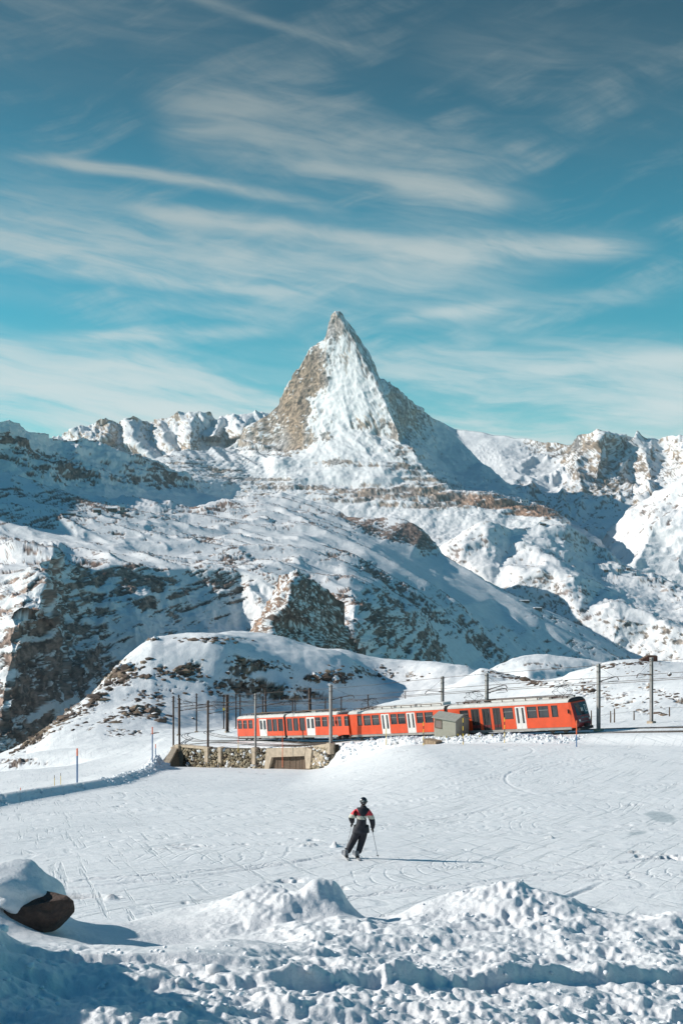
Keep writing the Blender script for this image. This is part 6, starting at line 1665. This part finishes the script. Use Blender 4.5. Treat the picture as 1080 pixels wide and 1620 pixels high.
for (dx, dz, w_, h_) in ((-.050, .040, .016, .03), (-.008, .05, .018, .05), (-.012, .0, .016, .03)):
    yy = -.125 * math.sqrt(max(.05, 1 - (dx / .108) ** 2 - ((dz - .02) / .118) ** 2)) - .006
    bm = nbm(); box(bm, hd.x + dx - w_ / 2, hd.x + dx + w_ / 2, hd.y + yy - .004, hd.y + yy + .012, hd.z + dz - h_ / 2, hd.z + dz + h_ / 2, bev=.003); bm_obj('decal', bm, M_lamp, hl)
# gloved hands closed round the grips
def glove(w, d_pole, side_):
    d = d_pole.normalized(); a = Vector((0, 1, 0)).cross(d).normalized(); b = d.cross(a)
    js = [w, w - Vector((0, 0, .05))]; es = [(0, 1)]; rs_ = [.036, .042]; c0 = w - Vector((0, 0, .055))
    for k in range(4):
        o_ = d * (.030 - .021 * k); r0 = .0115 if k < 3 else .0095; i = len(js)
        js += [c0 + o_ + a * .030 * side_ - b * .01, c0 + o_ + a * .034 * side_ + b * .028, c0 + o_ + a * .006 * side_ + b * .044, c0 + o_ - a * .020 * side_ + b * .032]; es += [(1, i), (i, i + 1), (i + 1, i + 2), (i + 2, i + 3)]; rs_ += [r0 * 1.2, r0, r0, r0 * .85]
    i = len(js); js += [c0 + d * .02 - a * .022 * side_, c0 + d * .035 - a * .03 * side_ + b * .022, c0 + d * .04 - a * .008 * side_ + b * .036]; es += [(1, i), (i, i + 1), (i + 1, i + 2)]; rs_ += [.014, .012, .010]
    return skin('glove', js, es, rs_, M_dark, body, 1, 1)
lh, rh = J[10], J[13]
ltip, rtip = sj(262, 1075, -.25), sj(812, 1225, -.05)
glove(lh, lh - ltip, -1); glove(rh, rh - rtip, 1)
def bootm(p, rz):
    Mx = Matrix.Translation(p) @ Matrix.Rotation(rz, 4, 'Z')
    bm = nbm(); box(bm, -.055, .055, -.12, .20, -.09, .02, Mx, .025); box(bm, -.055, .055, -.11, .05, .0, .10, Mx @ Matrix.Rotation(-.12, 4, 'X'), .03)
    b_ = bm_obj('ski_boot', bm, simple('grey_boot_shell', (.20, .20, .21), .4), body)
    bm = nbm()
    box(bm, -.066, .066, .0, .05, .03, .045, Mx); bm_obj('buckle_straps', bm, M_lamp, b_)
rz_ = .10
fl, fr2 = sj(272, 1218, 0) + Vector((0, 0, .0)), sj(458, 1226, 0)
fl.z, fr2.z = .13, .10
bootm(fl, rz_); bootm(fr2, rz_)
def ski(p, rz, label):
    L_ = 1.68; t = empty('ski', SK + Vector((p.x, p.y, 0)), rz); tag(t, label, 'ski', 'skis of the skier')
    g0 = gz(SK.x + p.x, SK.y + p.y); g1 = gz(SK.x + p.x - math.sin(rz) * .8, SK.y + p.y + .8); t.location.z = g0 + .015
    t.rotation_euler = (math.atan2(g1 - g0, .8), 0, rz)
    bm = nbm(); prev = None
    for i in range(17):
        u = i / 16; y = -.75 + L_ * u; w_ = .052 - .020 * math.sin(math.pi * u) + (.012 if u > .8 else 0); w_ *= 1 if u < .96 else .5; z = .10 * max(0, (u - .88) / .12) ** 2 + .015 * max(0, (.05 - u) / .05)
        q = [bm.verts.new(v_) for v_ in ((-w_, y, z), (w_, y, z), (w_, y, z + .014), (-w_, y, z + .014))]
        if prev:
            for k_ in range(4): bm.faces.new((prev[k_], prev[(k_ + 1) % 4], q[(k_ + 1) % 4], q[k_]))
        else: bm.faces.new(q)
        prev = q
    bm.faces.new(prev); fix(bm); bm_obj('board', bm, simple('pale_ski_topsheet', (.42, .42, .43), .35), t)
    bm = nbm(); box(bm, -.04, .04, -.22, -.10, .016, .07, bev=.01); box(bm, -.04, .04, .14, .24, .016, .06, bev=.01); bm_obj('binding', bm, M_dark, t)
ski(fl, rz_, 'left ski, under the trailing left boot of the skier'); ski(fr2, rz_, 'right ski, under the right boot of the skier')
def pole(h_, tip, label):
    t = empty('ski_pole', SK + h_ - Vector((0, 0, .055))); tag(t, label, 'ski pole', 'poles of the skier')
    d = (tip - h_ + Vector((0, 0, .055))); n_ = d.normalized()
    bm = nbm(); tube(bm, [n_ * -.03, d], [.009, .006], 7); bm_obj('shaft', bm, M_steel, t)
    bm = nbm(); tube(bm, [n_ * -.09, n_ * .06], .016, 8); bm_obj('grip', bm, M_dark, t)
    bm = nbm(); bmesh.ops.create_cone(bm, cap_ends=True, segments=12, radius1=.045, radius2=.012, depth=.02, matrix=Matrix.Translation(d * .94) @ n_.to_track_quat('Z', 'Y').to_matrix().to_4x4()); bm_obj('basket', bm, M_dark, t)
pole(lh, ltip, 'ski pole held in the left hand, trailing behind'); pole(rh, rtip, 'ski pole planted out to the right of the skier')
# ------------------------------------------------------------------ thin mountain air
hz = bpy.data.materials.new('mountain_air'); hz.use_nodes = True
ht = hz.node_tree; ht.nodes.clear()
pv = ht.nodes.new('ShaderNodeVolumePrincipled'); ho_ = ht.nodes.new('ShaderNodeOutputMaterial'); ht.links.new(pv.outputs[0], ho_.inputs[1])
pv.inputs['Color'].default_value = (.62, .86, 1.0, 1); pv.inputs['Density'].default_value = 1.3e-5; pv.inputs['Anisotropy'].default_value = 0.0
bm = nbm(); box(bm, -16000, 16000, -16000, 16000, -1900, 1900)
fix(bm); o = bm_obj('haze', bm, hz); tag(o, 'thin blue air between the camera and the far mountains', 'haze', kind='stuff')
